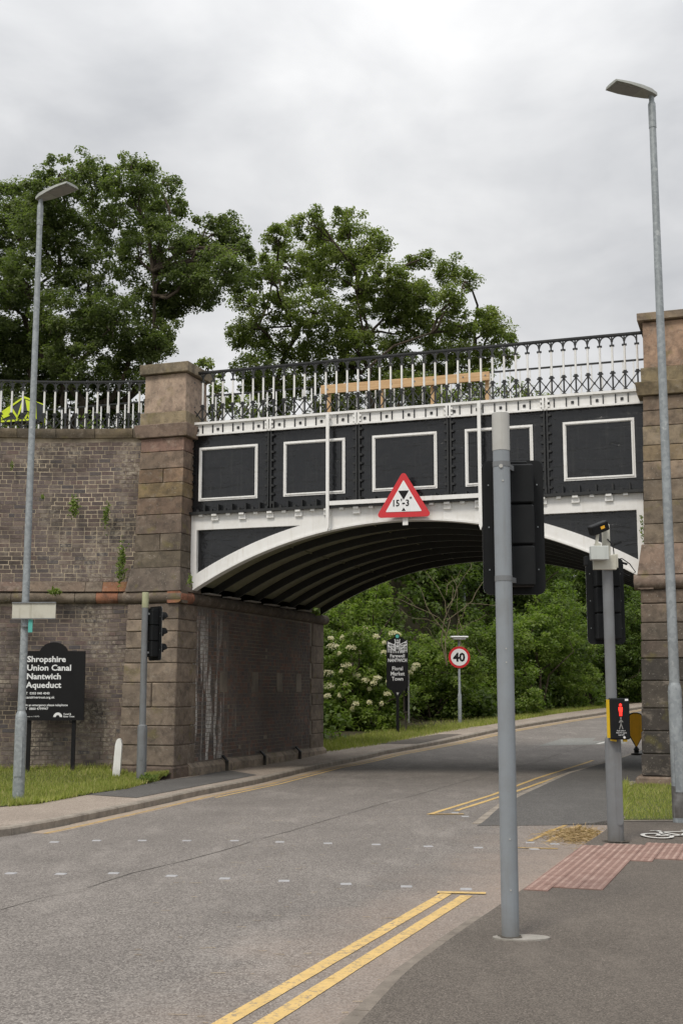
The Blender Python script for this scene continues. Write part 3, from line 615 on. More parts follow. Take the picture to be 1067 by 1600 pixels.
# ------------------------------------------------------------------ the iron bridge
ib = thing('iron_aqueduct', LW(0, 0), 'black and white cast iron arched aqueduct over the road between stone piers', 'bridge', ROT)
AX, AR, AZ = 4.33, 8.25, -3.565
SA, SB = .02, 8.66
def za(s, r=AR): x = s-AX; return AZ+sqrt(max(.01, r*r-x*x))
edges_s = [SA-.1, 1.66, 3.45, 5.22, 7.0, SB+.1]
for i in range(5):
    m = MB(); m.box((edges_s[i]+.003,0,5.04), (edges_s[i+1]-.003,.05,6.58)); m.build('web_plate', M['black'], ib)
PN = [(.15,1.40),(1.94,3.18),(3.73,4.97),(5.51,6.75),(7.30,8.55)]
m = MB(); L1, H1 = 1.25, 1.07
def mould(m, x0, x1, z0, z1, w, y):
    m.box((x0,y,z0), (x1,.0,z0+w)); m.box((x0,y,z1-w), (x1,0,z1)); m.box((x0,y,z0+w), (x0+w,0,z1-w)); m.box((x1-w,y,z0+w), (x1,0,z1-w))
mould(m, 0, L1, 0, H1, .028, -.022); mould(m, .028, L1-.028, .028, H1-.028, .016, -.036); mould(m, .044, L1-.044, .044, H1-.044, .014, -.016)
pme = m.mesh('panel_moulding', M['white'])
for a, b in PN: link('panel_moulding', pme, ib, (a, -.002, 5.265))
for s in edges_s[1:-1]:
    m = MB(); m.box((s-.045,-.055,5.06), (s-.012,0,6.57)); m.box((s+.012,-.055,5.06), (s+.045,0,6.57)); m.build('joint_flange', M['blackp'], ib)
bl = MB()
for s in edges_s[1:-1]:
    for k in range(9):
        z = 5.16+k*.165
        for sg in (-1, 1): bl.bar((s+sg*.045,-.035,z), (s+sg*.085,-.035,z), .05, .045); bl.bar((s+sg*.085,-.035,z), (s+sg*.10,-.035,z), .028, .028)
for k in range(9):
    z = 5.16+k*.165; bl.bar((.02,-.03,z), (.05,-.03,z), .04, .04)
bl.build('flange_bolts', M['blackp'], ib, kind='stuff')
m = MB(); m.box((SA-.1,-.16,4.985), (SB+.06,-.0,5.035)); m.box((SA-.1,-.02,5.035), (SB+.06,.04,5.06)); m.build('bottom_flange', M['blackp'], ib)
bl = MB(); k = 0; s = .18
while s < SB-.1:
    if k % 2: bl.box((s-.012,-.12,5.035), (s+.012,0,5.17)); 
    else: bl.bar((s,-.09,5.035), (s,-.09,5.085), .05); 
    s += .145; k += 1
bl.build('gusset_fins', M['blackp'], ib, kind='stuff')
m = MB(); m.box((SA-.05,-.05,6.575), (SB+.06,.05,6.79)); m.box((SA-.06,-.10,6.79), (SB+.06,.1,6.835)); m.box((SA-.05,-.09,6.565), (SB+.06,-.05,6.60)); m.build('top_band', M['white'], ib)
bt = MB(); bsq = MB()
for k in range(41):
    s = .0+.2165*k+.02
    bt.box((s-.009,-.075,6.60), (s+.009,-.05,6.77))
    if k % 2 == 0: bsq.box((s+.085,-.066,6.655), (s+.135,-.05,6.705))
bt.build('band_ribs', M['blackp'], ib, kind='stuff'); bsq.build('square_nuts', M['blackp'], ib, kind='stuff')
for s in edges_s[1:-1]:
    m = MB(); m.box((s-.05,-.10,6.58), (s-.012,-.05,6.79)); m.box((s+.012,-.10,6.58), (s+.05,-.05,6.79))
    for sg in (-1, 1):
        for zz_ in (6.64, 6.73): m.bar((s+sg*.05,-.08,zz_), (s+sg*.085,-.08,zz_), .04)
    m.build('band_joint', M['white'], ib)
# white arch frame with sunk black spandrels
m = MB(); NS = 110; ss = [SA+(SB-SA)*i/NS for i in range(NS+1)]
HL, HR = SA+.12, SB-.12; ZT, Z5 = 4.69, 4.983; yf, yb = -.055, .12
def zhole(s): return za(s, AR+.25)
ss = sorted(set(ss+[HL, HR]))
def face(a, b, z0a, z0b, z1a, z1b, y): m.add([(a,y,z0a),(b,y,z0b),(b,y,z1b),(a,y,z1a)], [(0,1,2,3)])
for a, b in zip(ss[:-1], ss[1:]):
    mid = (a+b)/2; hole = HL < mid < HR and min(zhole(a), zhole(b)) < ZT-.012
    if hole:
        ha, hb = min(zhole(a), ZT), min(zhole(b), ZT)
        face(a, b, za(a), za(b), ha, hb, yf); face(a, b, ZT, ZT, Z5, Z5, yf)
        m.add([(a,yf,ha),(b,yf,hb),(b,.03,hb),(a,.03,ha)], [(0,1,2,3)]); m.add([(a,yf,ZT),(b,yf,ZT),(b,.03,ZT),(a,.03,ZT)], [(0,1,2,3)])
    else: face(a, b, za(a), za(b), Z5, Z5, yf)
    m.add([(a,yf,za(a)),(b,yf,za(b)),(b,yb,za(b)),(a,yb,za(a))], [(0,1,2,3)])
for s in (HL, HR): m.add([(s,yf,zhole(s)),(s,.03,zhole(s)),(s,.03,ZT),(s,yf,ZT)], [(0,1,2,3)])
m.add([(SA,yf,za(SA)),(SA,yb,za(SA)),(SA,yb,Z5),(SA,yf,Z5)], [(0,1,2,3)]); m.add([(SB,yf,za(SB)),(SB,yb,za(SB)),(SB,yb,Z5),(SB,yf,Z5)], [(0,1,2,3)])
m.build('arch_frame', M['white'], ib)
m = MB()                                            # raised lip along the arch edge
for a, b in zip(ss[:-1], ss[1:]): m.hexa([(a,-.085,za(a)),(b,-.085,za(b)),(b,-.056,za(b)),(a,-.056,za(a)),(a,-.085,za(a)+.035),(b,-.085,za(b)+.035),(b,-.056,za(b)+.035),(a,-.056,za(a)+.035)])
m.build('arch_lip', M['white'], ib)
m = MB(); 
for a, b in ((HL-.03, 2.4), (SB-2.4, HR+.03)):
    n = 30; m = MB()
    for i in range(n):
        s0, s1 = a+(b-a)*i/n, a+(b-a)*(i+1)/n; m.add([(s0,.03,za(s0,AR+.2)),(s1,.03,za(s1,AR+.2)),(s1,.03,ZT+.03),(s0,.03,ZT+.03)], [(0,1,2,3)])
    m.build('spandrel_panel', M['black'], ib)
bl = MB(); s = .25; k = 0
while s < SB-.15:
    if k % 2: bl.box((s-.07,-.10,4.86), (s+.07,-.055,4.97)); bl.box((s-.05,-.15,4.945), (s+.05,-.10,4.983))
    else: bl.box((s-.04,-.13,4.945), (s+.04,-.055,4.983))
    s += .29; k += 1
bl.build('cleats', M['white'], ib, kind='stuff')
m = MB()
for k in range(1): pass
# soffit plates and ribs
nb = [.12]+[1.05+1.06*i for i in range(6)]+[7.40]
for i in range(len(nb)-1):
    m = MB(); n0, n1 = nb[i]+(.0 if i == 0 else .05), nb[i+1]-.05; NQ = 40
    for j in range(NQ):
        s0, s1 = SA+(SB-SA)*j/NQ, SA+(SB-SA)*(j+1)/NQ
        m.add([(s0,n0,za(s0,AR+.14)),(s1,n0,za(s1,AR+.14)),(s1,n1,za(s1,AR+.14)),(s0,n1,za(s0,AR+.14))], [(0,1,2,3)])
        if j % 8 == 0 and j: z = za(s0, AR+.14); m.box((s0-.012,n0,z-.03), (s0+.012,n1,z+.005))
    m.build('soffit_plate', M['olive'], ib)
for n in nb[1:]:  # black ribs under the plates
    m = MB(); NQ = 60
    for j in range(NQ):
        s0, s1 = SA+(SB-SA)*j/NQ, SA+(SB-SA)*(j+1)/NQ
        p = []
        for r_ in (AR-.0, AR+.16): p.append([(s0,n-.026,za(s0,r_)),(s1,n-.026,za(s1,r_)),(s1,n+.026,za(s1,r_)),(s0,n+.026,za(s0,r_))])
        m.hexa(p[0]+p[1])
    m.build('arch_rib', M['soot'], ib)
for n in (.5,1.5,2.6,3.7,4.7,5.8):
    m = MB(); m.box((SA-.02,n,3.475), (SA+.16,n+.55,3.50)); m.build('bearing_plate', M['concrete'], ib)
m = MB(); m.box((SA-.1,7.40,4.9), (SB+.1,7.46,6.8)); m.box((SA-.1,.05,6.60), (SB+.1,2.2,6.70)); m.box((SA-.1,2.1,5.2), (SB+.1,2.2,6.60)); m.box((SA-.1,.06,5.2), (SB+.1,7.4,5.25)); m.build('trough', M['soot'], ib)
# rear arch face
m = MB()
for j in range(60):
    s0, s1 = SA+(SB-SA)*j/60, SA+(SB-SA)*(j+1)/60; m.add([(s0,7.47,za(s0)),(s1,7.47,za(s1)),(s1,7.47,5.0),(s0,7.47,5.0)], [(0,1,2,3)])
m.build('arch_frame', M['white'], ib)
water = MB(); water.box((-30,2.25,6.0), (30,7.3,6.45)); w_ = water.build('canal_water', M['water'], loc=P0, rot=(0,0,ROT)); tag(w_, kind='structure')
# ------------------------------------------------------------------ railings
def bal_mesh():
    m = MB(); m.cm = 0; m.tube([(0,0,.36),(0,0,.83)], .020, 8)
    m.cm = 1; m.box((-.042,-.022,.822), (.042,.022,.852)); m.box((-.013,-.012,.85), (.013,.012,1.02)); m.box((-.05,-.022,.325), (.05,.022,.345)); m.box((-.03,-.024,.345), (.03,.024,.37))
    m.box((-.014,-.014,.03), (.014,.014,.325)); m.box((-.035,-.028,.0), (.035,.028,.035)); m.box((-.024,-.02,.30),(.024,.02,.325))
    return m.mesh('baluster', [M['white'], M['blackp']], True)
def arch_mesh(p=.2165):
    m = MB(); r = p/2-.008; pts = [(p/2+r*cos(a), 0, .905+r*1.05*sin(a)) for a in [pi*i/8 for i in range(9)]]
    for a, b in zip(pts[:-1], pts[1:]): m.bar(a, b, .022, .023, (0,1,0))
    return m.mesh('arch_piece', M['blackp'])
def lat_mesh(p=.2165):
    m = MB(); m.bar((.01,.004,.30), (p-.01,.004,.05), .018, .014, (0,1,0)); m.bar((.01,-.004,.05), (p-.01,-.004,.30), .018, .014, (0,1,0)); m.box((p/2-.02,-.014,.155),(p/2+.02,.014,.195)); return m.mesh('lattice_cross', M['blackp'])
BM, AM, LM = bal_mesh(), arch_mesh(), lat_mesh()
rl = thing('iron_railing', LW(0, 0), 'black and white iron railing with lattice foot along the top of the aqueduct', 'railing', ROT)
zb = 6.835
for k in range(41):
    s = -.02+.2165*k
    link('baluster', BM, rl, (s, -.0, zb))
    if k < 40: link('arch_piece', AM, rl, (s, 0, zb)); link('lattice_cross', LM, rl, (s, 0, zb))
m = MB(); m.box((-.06,-.03,zb+1.015), (SB+.1,.03,zb+1.05)); m.box((-.06,-.018,zb+1.0), (SB+.1,.018,zb+1.015)); m.build('top_rail', M['blackp'], rl)
wr = thing('iron_railing', (-5.5, 24.2, 0), 'curved black and white iron railing on the brick wing wall, left of the left pier', 'railing')
t_ = 1.4; zw = 6.815
while t_ < TL-.22:
    x, y, a = arcp(t_); px, py = x-base.x, y-base.y+.2
    link('baluster', BM, wr, (px, py, zw), (0,0,a)); link('arch_piece', AM, wr, (px, py, zw), (0,0,a)); link('lattice_cross', LM, wr, (px, py, zw), (0,0,a)); t_ += .2165
m = MB(); pts = [(arcp(q_)[0]-base.x, arcp(q_)[1]-base.y+.2, zw+1.03) for q_ in np.linspace(1.3, TL-.02, 40)]
for a, b in zip(pts[:-1], pts[1:]): m.bar(a, b, .055, .035)
m.build('top_rail', M['blackp'], wr)
ir = thing('inner_railing', LW(0, 1.9), 'plain white towpath railing with thin dark top rail behind the front railing', 'railing', ROT)
m = MB(); m.box((-.0125,-.0125,0), (.0125,.0125,1.17)); IBM = m.mesh('baluster', M['white'])
for k in range(96): link('baluster', IBM, ir, (-9.0+.2*k, 0, 6.7))
m = MB(); m.box((-9.1,-.022,7.87), (10.3,.022,7.90)); m.build('top_rail', M['blackp'], ir)
# timber barrier lashed to the towpath rail
tb = thing('timber_barrier', LW(2.08, 1.68, 6.7), 'bare new timber rail on posts propped behind the aqueduct railing', 'barrier', ROT)
m = MB(); m.cbox((0,0,.97), (1.85,.05,1.155), .006); m.build('rail_board', M['wood'], tb); m = MB(); m.cbox((1.80,-.052,.955), (3.56,-.002,1.135), .006); m.build('rail_board', M['wood'], tb)
for s in (.12, 1.25, 2.33, 3.45): m = MB(); m.box((s,.055,0), (s+.07,.12,.98)); m.build('post', M['wood'], tb)
bl = MB()
for s in (.12,.55,1.25,1.5,2.0,2.4,3.0,3.45): bl.bar((s+.03,-.006 if s < 1.8 else -.058,1.06), (s+.03,.0 if s < 1.8 else -.052,1.06), .03)
bl.build('bolt_heads', M['greydk'], tb, kind='stuff')
# ------------------------------------------------------------------ text
def text(body, size, x, z, mat, parent, y=-.003, align='LEFT', bold=0, sxx=1, name='lettering', rotz=0):
    cu = bpy.data.curves.new('txt', 'FONT'); cu.body = body; cu.size = size; cu.align_x = align; cu.extrude = .0012; cu.offset = bold; cu.resolution_u = 2
    to = bpy.data.objects.new('txt', cu); C.objects.link(to); dg = bpy.context.evaluated_depsgraph_get(); me = bpy.data.meshes.new_from_object(to.evaluated_get(dg))
    bpy.data.objects.remove(to); me.transform(Matrix.Diagonal((sxx,1,1,1))); me.transform(Matrix.Rotation(pi/2, 4, 'X')); me.materials.clear(); me.materials.append(mat)
    return link(name, me, parent, (x, y, z), (0, 0, rotz))
# ------------------------------------------------------------------ height-limit frame and warning sign
hf_ = thing('sign_gantry', LW(0, -.2), 'thin white frame bolted across the aqueduct face carrying the warning sign', 'sign frame', ROT)
for s, zb_, zt in ((2.905, 4.56, 6.80), (5.82, 4.45, 6.80)):
    m = MB(); m.box((s-.03,-.02,zb_+.06), (s+.03,.02,zt)); m.prism([(s-.03,zb_+.06),(s+.03,zb_+.06),(s,zb_-.02)], -.02, .02); m.box((s-.025,.0,zt-.1), (s+.025,.14,zt-.04)); m.build('upright', M['white'], hf_)
m = MB(); m.box((2.94,-.018,5.02), (5.79,.018,5.10)); m.build('crossbar', M['white'], hf_)
m = MB(); m.box((4.37,-.02,4.58), (4.47,.0,5.02)); m.build('hanger', M['white'], hf_)
ws = thing('warning_sign', LW(4.41, -.28, 4.72), 'red bordered triangular height limit sign reading 15 ft 3 in', 'road sign', ROT+R(6))
def rtri(w, h, r, cz=0, n=6):
    cs = [(-w/2+r*1.1, r+cz), (w/2-r*1.1, r+cz), (0, h-r*1.6+cz)]; a0 = [(-150, -90+0), (-90, -90+120), (30, 150)]
    pts = []
    for (cx1, cz1), (a, b) in zip(cs, [(150, 270), (270, 390), (30, 150)]):
        pts += [(cx1+r*cos(R(a+(b-a)*i/n)), cz1+r*sin(R(a+(b-a)*i/n))) for i in range(n+1)]
    return pts
m = MB(); m.prism(rtri(.97, .85, .055), 0, .012); m.build('border', M['red'], ws)
m = MB(); m.prism(rtri(.66, .585, .012, .10), -.006, 0); m.build('face', M['signwhite'], ws)
m = MB(); m.prism([(-.10,.49),(.10,.49),(0,.32)], -.009, -.006); m.build('arrow', M['signblack'], ws)
m = MB(); m.prism([(-.038,.115),(.038,.115),(0,.175)], -.009, -.006); m.build('arrow', M['signblack'], ws)
text('15', .165, -.22, .205, M['signblack'], ws, -.009, bold=.004, sxx=.9); text("'", .165, -.055, .22, M['signblack'], ws, -.009, bold=.003)
text('-', .165, -.028, .215, M['signblack'], ws, -.009, bold=.006); text('3', .165, .035, .205, M['signblack'], ws, -.009, bold=.004, sxx=.9); text('"', .13, .11, .275, M['signblack'], ws, -.009, bold=.003)
# ------------------------------------------------------------------ black notice board
nbp = at(82, 1205, 23.55); bz = .0
nb_ = thing('notice_board', (nbp.x-.04, 23.55, bz), 'black board headed Shropshire Union Canal on two posts by the brick wall', 'notice board', R(3))
BW, B0, B1 = 1.20, 1.02, 2.33
arcs = [(.27*cos(a), B1-.04+.21*sin(a)) for a in [R(12+156*i/12) for i in range(13)]]
m = MB(); m.prism([(-BW/2,B0),(BW/2,B0),(BW/2,B1)]+arcs+[(-BW/2,B1)], -.02, .02); m.build('board', M['signblack'], nb_)
for x in (-.43, .41): m = MB(); m.box((x-.035,.022,-.2), (x+.035,.09,B0+.3)); m.build('post', M['signblack'], nb_)
for i, s in enumerate(['Shropshire', 'Union Canal', 'Nantwich', 'Aqueduct']):
    text(s, .155, -.50, 2.125-i*.163, M['signwhite'], nb_, -.022, bold=.004, sxx=1.08)
text('T  0303 040 4040', .062, -.50, 1.51, M['signwhite'], nb_, -.022, bold=.0012); text('canalrivertrust.org.uk', .062, -.50, 1.435, M['signwhite'], nb_, -.022, bold=.0012)
text('In an emergency please telephone', .058, -.50, 1.29, M['signwhite'], nb_, -.022, bold=.0012); text('T  0800 4799947', .062, -.50, 1.22, M['signwhite'], nb_, -.022, bold=.0012)
text('Charity no. 1146792', .032, -.50, 1.085, M['signwhite'], nb_, -.022); text('Canal &', .045, .22, 1.125, M['signwhite'], nb_, -.022, bold=.001); text('River Trust', .045, .22, 1.08, M['signwhite'], nb_, -.022, bold=.001)
m = MB(); n = 10
for i in range(n):
    a, b = pi*i/n, pi*(i+1)/n
    m.prism([(.115+.085*cos(a),1.085+.085*sin(a)),(.115+.085*cos(b),1.085+.085*sin(b)),(.115+.036*cos(b),1.085+.036*sin(b)),(.115+.036*cos(a),1.085+.036*sin(a))], -.025, -.0215)
m.build('bridge_emblem', M['signwhite'], nb_)
# ------------------------------------------------------------------ lamp posts
def lamp(x, y, label, h, zj, r1, r0, rt, head_rz, tilt, hs=1.0, dark=False):
    z0 = G(x, y); t = thing('street_lamp', (x, y, z0), label, 'street lamp')
    m = MB(); m.lathe((0,0,0), [(r1,-.1),(r1,zj),(r1*.93,zj+.05),(r0,zj+.1)], 20); m.build('base_column', M['galv'], t, True)
    m = MB(); m.lathe((0,0,0), [(r0,zj+.1),(rt,h)], 20); m.build('pole', M['galv'], t, True)
    m = MB(); m.lathe((0,0,0), [(rt*1.15,h-.35),(rt*1.15,h-.02)], 18); m.build('collar', M['galv'], t, True)
    m = MB(); m.box((-.055,-r1-.004,.35), (.055,-r1+.03,.95)); m.build('door', M['galv'], t)
    if dark:
        m = MB(); m.lathe((0,0,0), [(r1+.003,.05),(r1+.003,.42)], 20); m.build('scuffed_band', M['galvdk'], t, True)
    hd = MB()
    def P(u, w, z): return (u, w, z)
    st = [(-.06,.06,.05),(.05,.10,.075),(.22,.135,.075),(.45,.16,.055),(.66,.15,.035)]
    vs = []
    for u, w, th_ in st: vs += [(u,-w,-.01),(u,w,-.01),(u,w*.86,th_*.75),(u,w*.4,th_),(u,-w*.4,th_),(u,-w*.86,th_*.75)]
    hd.add(vs, [tuple(range(6)), tuple(range(24,30))]+[(6*i+k, 6*i+(k+1) % 6, 6*i+6+(k+1) % 6, 6*i+6+k) for i in range(4) for k in range(6)])
    piv = (0, 0, h+.10); rot = (0, -tilt, head_rz)
    ho = hd.build('lamp_head', M['headgrey'], t, smooth=True, loc=piv, rot=rot); ho.scale = (hs, hs, hs)
    m = MB(); m.box((.24,-.12,-.018), (.63,.12,-.0102)); m.build('lens', M['lens'], ho)
    m = MB(); m.tube([(0,0,h-.05),(0,0,h+.10)], [rt*.8, rt*.8], 14); m.build('spigot', M['galv'], t, True)
    return t
M['headgrey'] = paint('lamp_head_grey', (.30,.31,.29), .45, .6, (.17,.18,.14)); M['galvdk'] = paint('scuffed_dark', (.09,.085,.08), .6, .9, (.3,.3,.3))
lamp(-4.87, 18.85, 'galvanised lamp post on the left grass verge in front of the notice board', 9.42, 1.22, .088, .060, .042, R(-28), R(8), 1.0)
lamp(4.05, 15.02, 'galvanised lamp post at the right edge rising past the right stone pier', 9.16, 1.55, .082, .062, .042, R(200), R(4), .92, True)
lamp(5.45, 54.2, 'distant lamp post rising out of the hedge beyond the arch', 6.6, 1.2, .09, .075, .05, R(200), R(4))
# street-name plate (seen from behind) on the left lamp post
pp = at(53, 954, 18.72)
sp = thing('sign_plate', pp, 'back of a white sign plate strapped to the left lamp post', 'sign', R(-4))
m = MB(); m.cbox((-.335,0,-.12), (.345,.012,.115), .004); m.build('plate', M['boxw'] if 'boxw' in M else M['beige'], sp)
m = MB(); m.box((-.335,-.02,.112), (.345,.014,.13)); m.box((-.335,-.02,-.13), (.345,.014,-.118)); m.build('channel', M['greydk'], sp)
tt_ = thing('teal_tag', at(48, 978, 18.75), 'small teal tag fixed under the sign plate on the left lamp post', 'tag')
m = MB(); m.cbox((-.03,-.01,-.10), (.035,.004,.10), .003); m.build('tag_plate', M['teal'], tt_); m = MB(); m.lathe((-.085,.06,0), [(.072,-.012),(.072,.012)], 16); m.build('strap', M['greydk'], tt_, True)
# ------------------------------------------------------------------ signal poles
def module_stack(m, x0, x1, y0, y1, z0, z1):
    h = (z1-z0)/3
    for k in range(3): m.cbox((x0,y0,z0+k*h+.004), (x1,y1,z0+(k+1)*h-.004), .012)
def signal_head(parent, loc, rz, tall=.95, wide=.43, board=True):
    hd = link('signal_head', None, parent, loc, (0,0,rz)); bpy.data.objects.remove(hd)
    m = MB(); module_stack(m, -.135, .135, -.15, .0, -.43, .43)
    m.cbox((-.10,-.10,.43), (.10,0,.455), .01); h = m.build('signal_head', M['blackmatt'], parent, loc=loc, rot=(0,0,rz))
    if board:
        mm = MB(); w, t_2, r = wide/2, tall/2, .05
        pts = [(sx_*(w-r)+r*cos(R(a)), sz_*(t_2-r)+r*sin(R(a))) for sx_, sz_, a0 in ((1,-1,-90),(1,1,0),(-1,1,90),(-1,-1,180)) for a in (a0, a0+30, a0+60, a0+90)]
        mm.prism(pts, .001, .006); mm.build('backing_board', M['blackmatt'], h)
        mm = MB(); mm.prism([(x*1.001, z*1.001) for x, z in pts], .0065, .008); mm.build('board_edge', M['signwhite'], h)
    for k in range(3):
        zc = -.287+k*.287; mm = MB(); n = 14
        ring = [(.11*cos(a), zc+.11*sin(a)) for a in [pi*(-.15)+pi*1.3*i/n for i in range(n+1)]]
        for (a0, b0), (a1, b1) in zip(ring[:-1], ring[1:]): mm.add([(a0,.008,b0),(a1,.008,b1),(a1,.20 if b1 > zc else .12,b1),(a0,.20 if b0 > zc else .12,b0),(a0*.96,.008,zc+(b0-zc)*.96),(a1*.96,.008,zc+(b1-zc)*.96),(a1*.96,.20 if b1 > zc else .12,zc+(b1-zc)*.96),(a0*.96,.20 if b0 > zc else .12,zc+(b0-zc)*.96)], [(0,1,2,3),(4,5,6,7),(2,3,7,6)])
        mm.build('hood', M['blackmatt'], h)
        mm = MB(); mm.prism([(.10*cos(2*pi*i/20), zc+.10*sin(2*pi*i/20)) for i in range(20)], .008, .014); mm.build('lamp_lens', M['lens'], h)
    for k in (-.30, .0, .30):
        mm = MB()
        for sg in (-1, 1): mm.bar((sg*.17, -.005, k), (sg*.17, .0, k), .009)
        mm.build('rivets', M['galv'], h)
    return h
# near pole
sp1 = thing('traffic_signal', (1.09, 8.2, 0), 'nearest grey signal pole with pale cap, standing in the foreground footway', 'traffic light')
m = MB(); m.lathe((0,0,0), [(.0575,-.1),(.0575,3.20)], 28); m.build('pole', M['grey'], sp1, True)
m = MB(); m.lathe((0,0,0), [(.060,3.195),(.060,3.455),(.054,3.46)], 28); m.build('cap', M['cap'], sp1, True)
m = MB(); m.tube([(-.012,-.066,3.08),(-.012,-.05,3.08)], .013, 10); m.tube([(.0,-.062,2.98),(0,-.05,2.98)], .006, 8)
for z in (1.85,1.76,.62,.3): m.tube([(.0,-.061,z),(0,-.05,z)], .005, 8)
m.build('bolt', M['cap'], sp1)
signal_head(sp1, (.115, .30, 2.71), R(-4))
for z in (3.10, 2.32): m = MB(); m.bar((.02,.03,z), (.11,.20,z), .04, .035); m.lathe((0,0,z), [(.0605,-.018),(.0605,.018)], 20); m.build('bracket', M['greydk'], sp1, True)
fc = thing('concrete_collar', (1.14, 8.17, 0), 'pale concrete pad at the foot of the nearest signal pole', 'pad')
m = MB(); m.prism([(.17*cos(a)*1.0+(.0 if cos(a) < 0 else .03), .09*sin(a)) for a in [2*pi*i/20 for i in range(20)]], -.05, .004+.002, 'xy'); m.build('pad', M['concrete'], fc)
# second pole with push button and detectors
x2, y2 = 2.885, 13.22
sp2 = thing('traffic_signal', (x2, y2, G(x2, y2)), 'grey signal pole with push button box and detector boxes near the right grass', 'traffic light')
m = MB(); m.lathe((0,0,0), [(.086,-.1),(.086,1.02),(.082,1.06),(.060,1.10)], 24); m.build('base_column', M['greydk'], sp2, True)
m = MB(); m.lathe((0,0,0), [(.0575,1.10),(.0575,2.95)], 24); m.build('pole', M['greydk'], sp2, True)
m = MB(); m.lathe((-.005,0,0), [(.045,2.95),(.043,3.36),(.035,3.37)], 18); m.build('cap', M['beige'], sp2, True)
m = MB(); m.prism([(.03+.04*cos(a)*.9, .55+(.33 if sin(a) > 0 else -.33)+.05*sin(a)) for a in [2*pi*i/16 for i in range(16)]], -.090, -.075); m.build('access_door', M['greydk'], sp2)
signal_head(sp2, (.03, .28, 2.55), R(2), .95, .42)
for z in (2.85, 2.2): m = MB(); m.bar((.0,.03,z), (.03,.16,z), .04, .035); m.build('bracket', M['greydk'], sp2)
m = MB(); m.cbox((-.17,-.10,2.86), (.08,-.055,3.02), .004); m.cbox((.05,-.09,2.88), (.10,.10,3.03), .004); m.build('mounting_plate', M['beige'], sp2)
m = MB(); m.cbox((-.215,-.22,2.955), (-.025,-.12,3.105), .006); m.build('detector_box', M['boxgrey'], sp2)
m = MB(); m.cbox((-.27,-.17,2.90), (-.235,-.06,3.0), .006); m.build('detector_eye', M['blackmatt'], sp2)
m = MB(); m.cbox((-.05,-.045,-.07), (.17,.045,.035), .01); cm_ = m.build('motion_camera', M['blackmatt'], sp2, loc=(-.17,-.16,3.30), rot=(.2,R(-22),R(18)))
m = MB(); m.box((.06,-.049,-.03), (.11,-.046,.0)); m.build('warning_label', M['orange'], cm_)
m = MB(); m.bar((-.14,-.12,3.1), (-.12,-.14,3.26), .03, .03); m.bar((-.10,-.1,3.12), (-.14,-.12,3.12), .06, .04); m.build('camera_bracket', M['beige'], sp2)
m = MB(); m.tube([(.08,.0,2.98),(.16,-.01,2.99),(.24,-.02,2.93),(.30,-.02,2.84),(.22,-.02,2.80),(.12,-.02,2.86)], .006, 6); m.tube([(.0,-.05,3.2),(.06,-.05,3.12),(.07,-.04,3.0)], .006, 6); m.build('cable', M['blackmatt'], sp2)
m = MB(); m.bar((.08,0,3.14), (.16,0,3.17), .03, .02); m.bar((.09,0,2.97), (.22,.02,2.93), .02, .02); m.build('aerial', M['blackmatt'], sp2)
pb = link('push_button_unit', None, sp2); bpy.data.objects.remove(pb)
m = MB(); m.cbox((-.02,-.19,1.06), (.185,-.09,1.49), .012); pbo = m.build('push_button_unit', M['blackmatt'], sp2, loc=(-.05,0,0), rot=(0,0,R(5)))
m = MB(); m.box((-.030,-.150,1.075), (-.0205,-.07,1.475)); m.build('yellow_side', M['yellowp'], pbo)
m = MB(); x_ = .085
m.prism([(x_+.018*cos(a), 1.425+.018*sin(a)) for a in [2*pi*i/12 for i in range(12)]], -.195, -.191)
m.prism([(x_-.028,1.375),(x_-.024,1.40),(x_+.024,1.40),(x_+.028,1.375),(x_+.02,1.335),(x_-.02,1.335)], -.195, -.191)
m.prism([(x_-.019,1.335),(x_-.003,1.335),(x_-.003,1.285),(x_-.017,1.285)], -.195, -.191); m.prism([(x_+.003,1.335),(x_+.019,1.335),(x_+.017,1.285),(x_+.003,1.285)], -.195, -.191); rf = m.build('red_figure', M['redlit'], pbo); rf.scale = (.8,1,.82); rf.location = (.017,0,.25)
m = MB(); 
for a, b in [((.0,.075),(.0,.03)),((0,.03),(-.018,-.03)),((0,.03),(.02,-.03)),((0,.07),(-.02,.04)),((0,.07),(.022,.045))]: m.bar((x_+a[0],-.192,1.195+a[1]), (x_+b[0],-.192,1.195+b[1]), .009, .003, (0,1,0))
m.prism([(x_+.009*cos(q_), 1.282+.009*sin(q_)) for q_ in [2*pi*i/8 for i in range(8)]], -.1935, -.191); m.build('green_figure', M['lens'], pbo)
text('Push button', .019, x_, 1.145, M['signwhite'], pbo, -.192, 'CENTER'); text('Wait for signal', .019, x_, 1.124, M['signwhite'], pbo, -.192, 'CENTER'); text('opposite', .019, x_, 1.103, M['signwhite'], pbo, -.192, 'CENTER')
m = MB(); m.tube([(x_+.03,-.19,1.082),(x_+.03,-.205,1.082)], .012, 10); m.build('button', M['signwhite'], pbo)
m = MB(); m.box((.135,-.1925,1.462), (.17,-.1905,1.482)); m.build('label', M['signwhite'], pbo)
m = MB(); m.bar((-.01,-.12,1.055), (.05,-.12,1.045), .03, .02); m.bar((.12,-.14,1.05), (.16,-.14,1.05), .03, .03); m.build('latch', M['yellowp'], pbo)
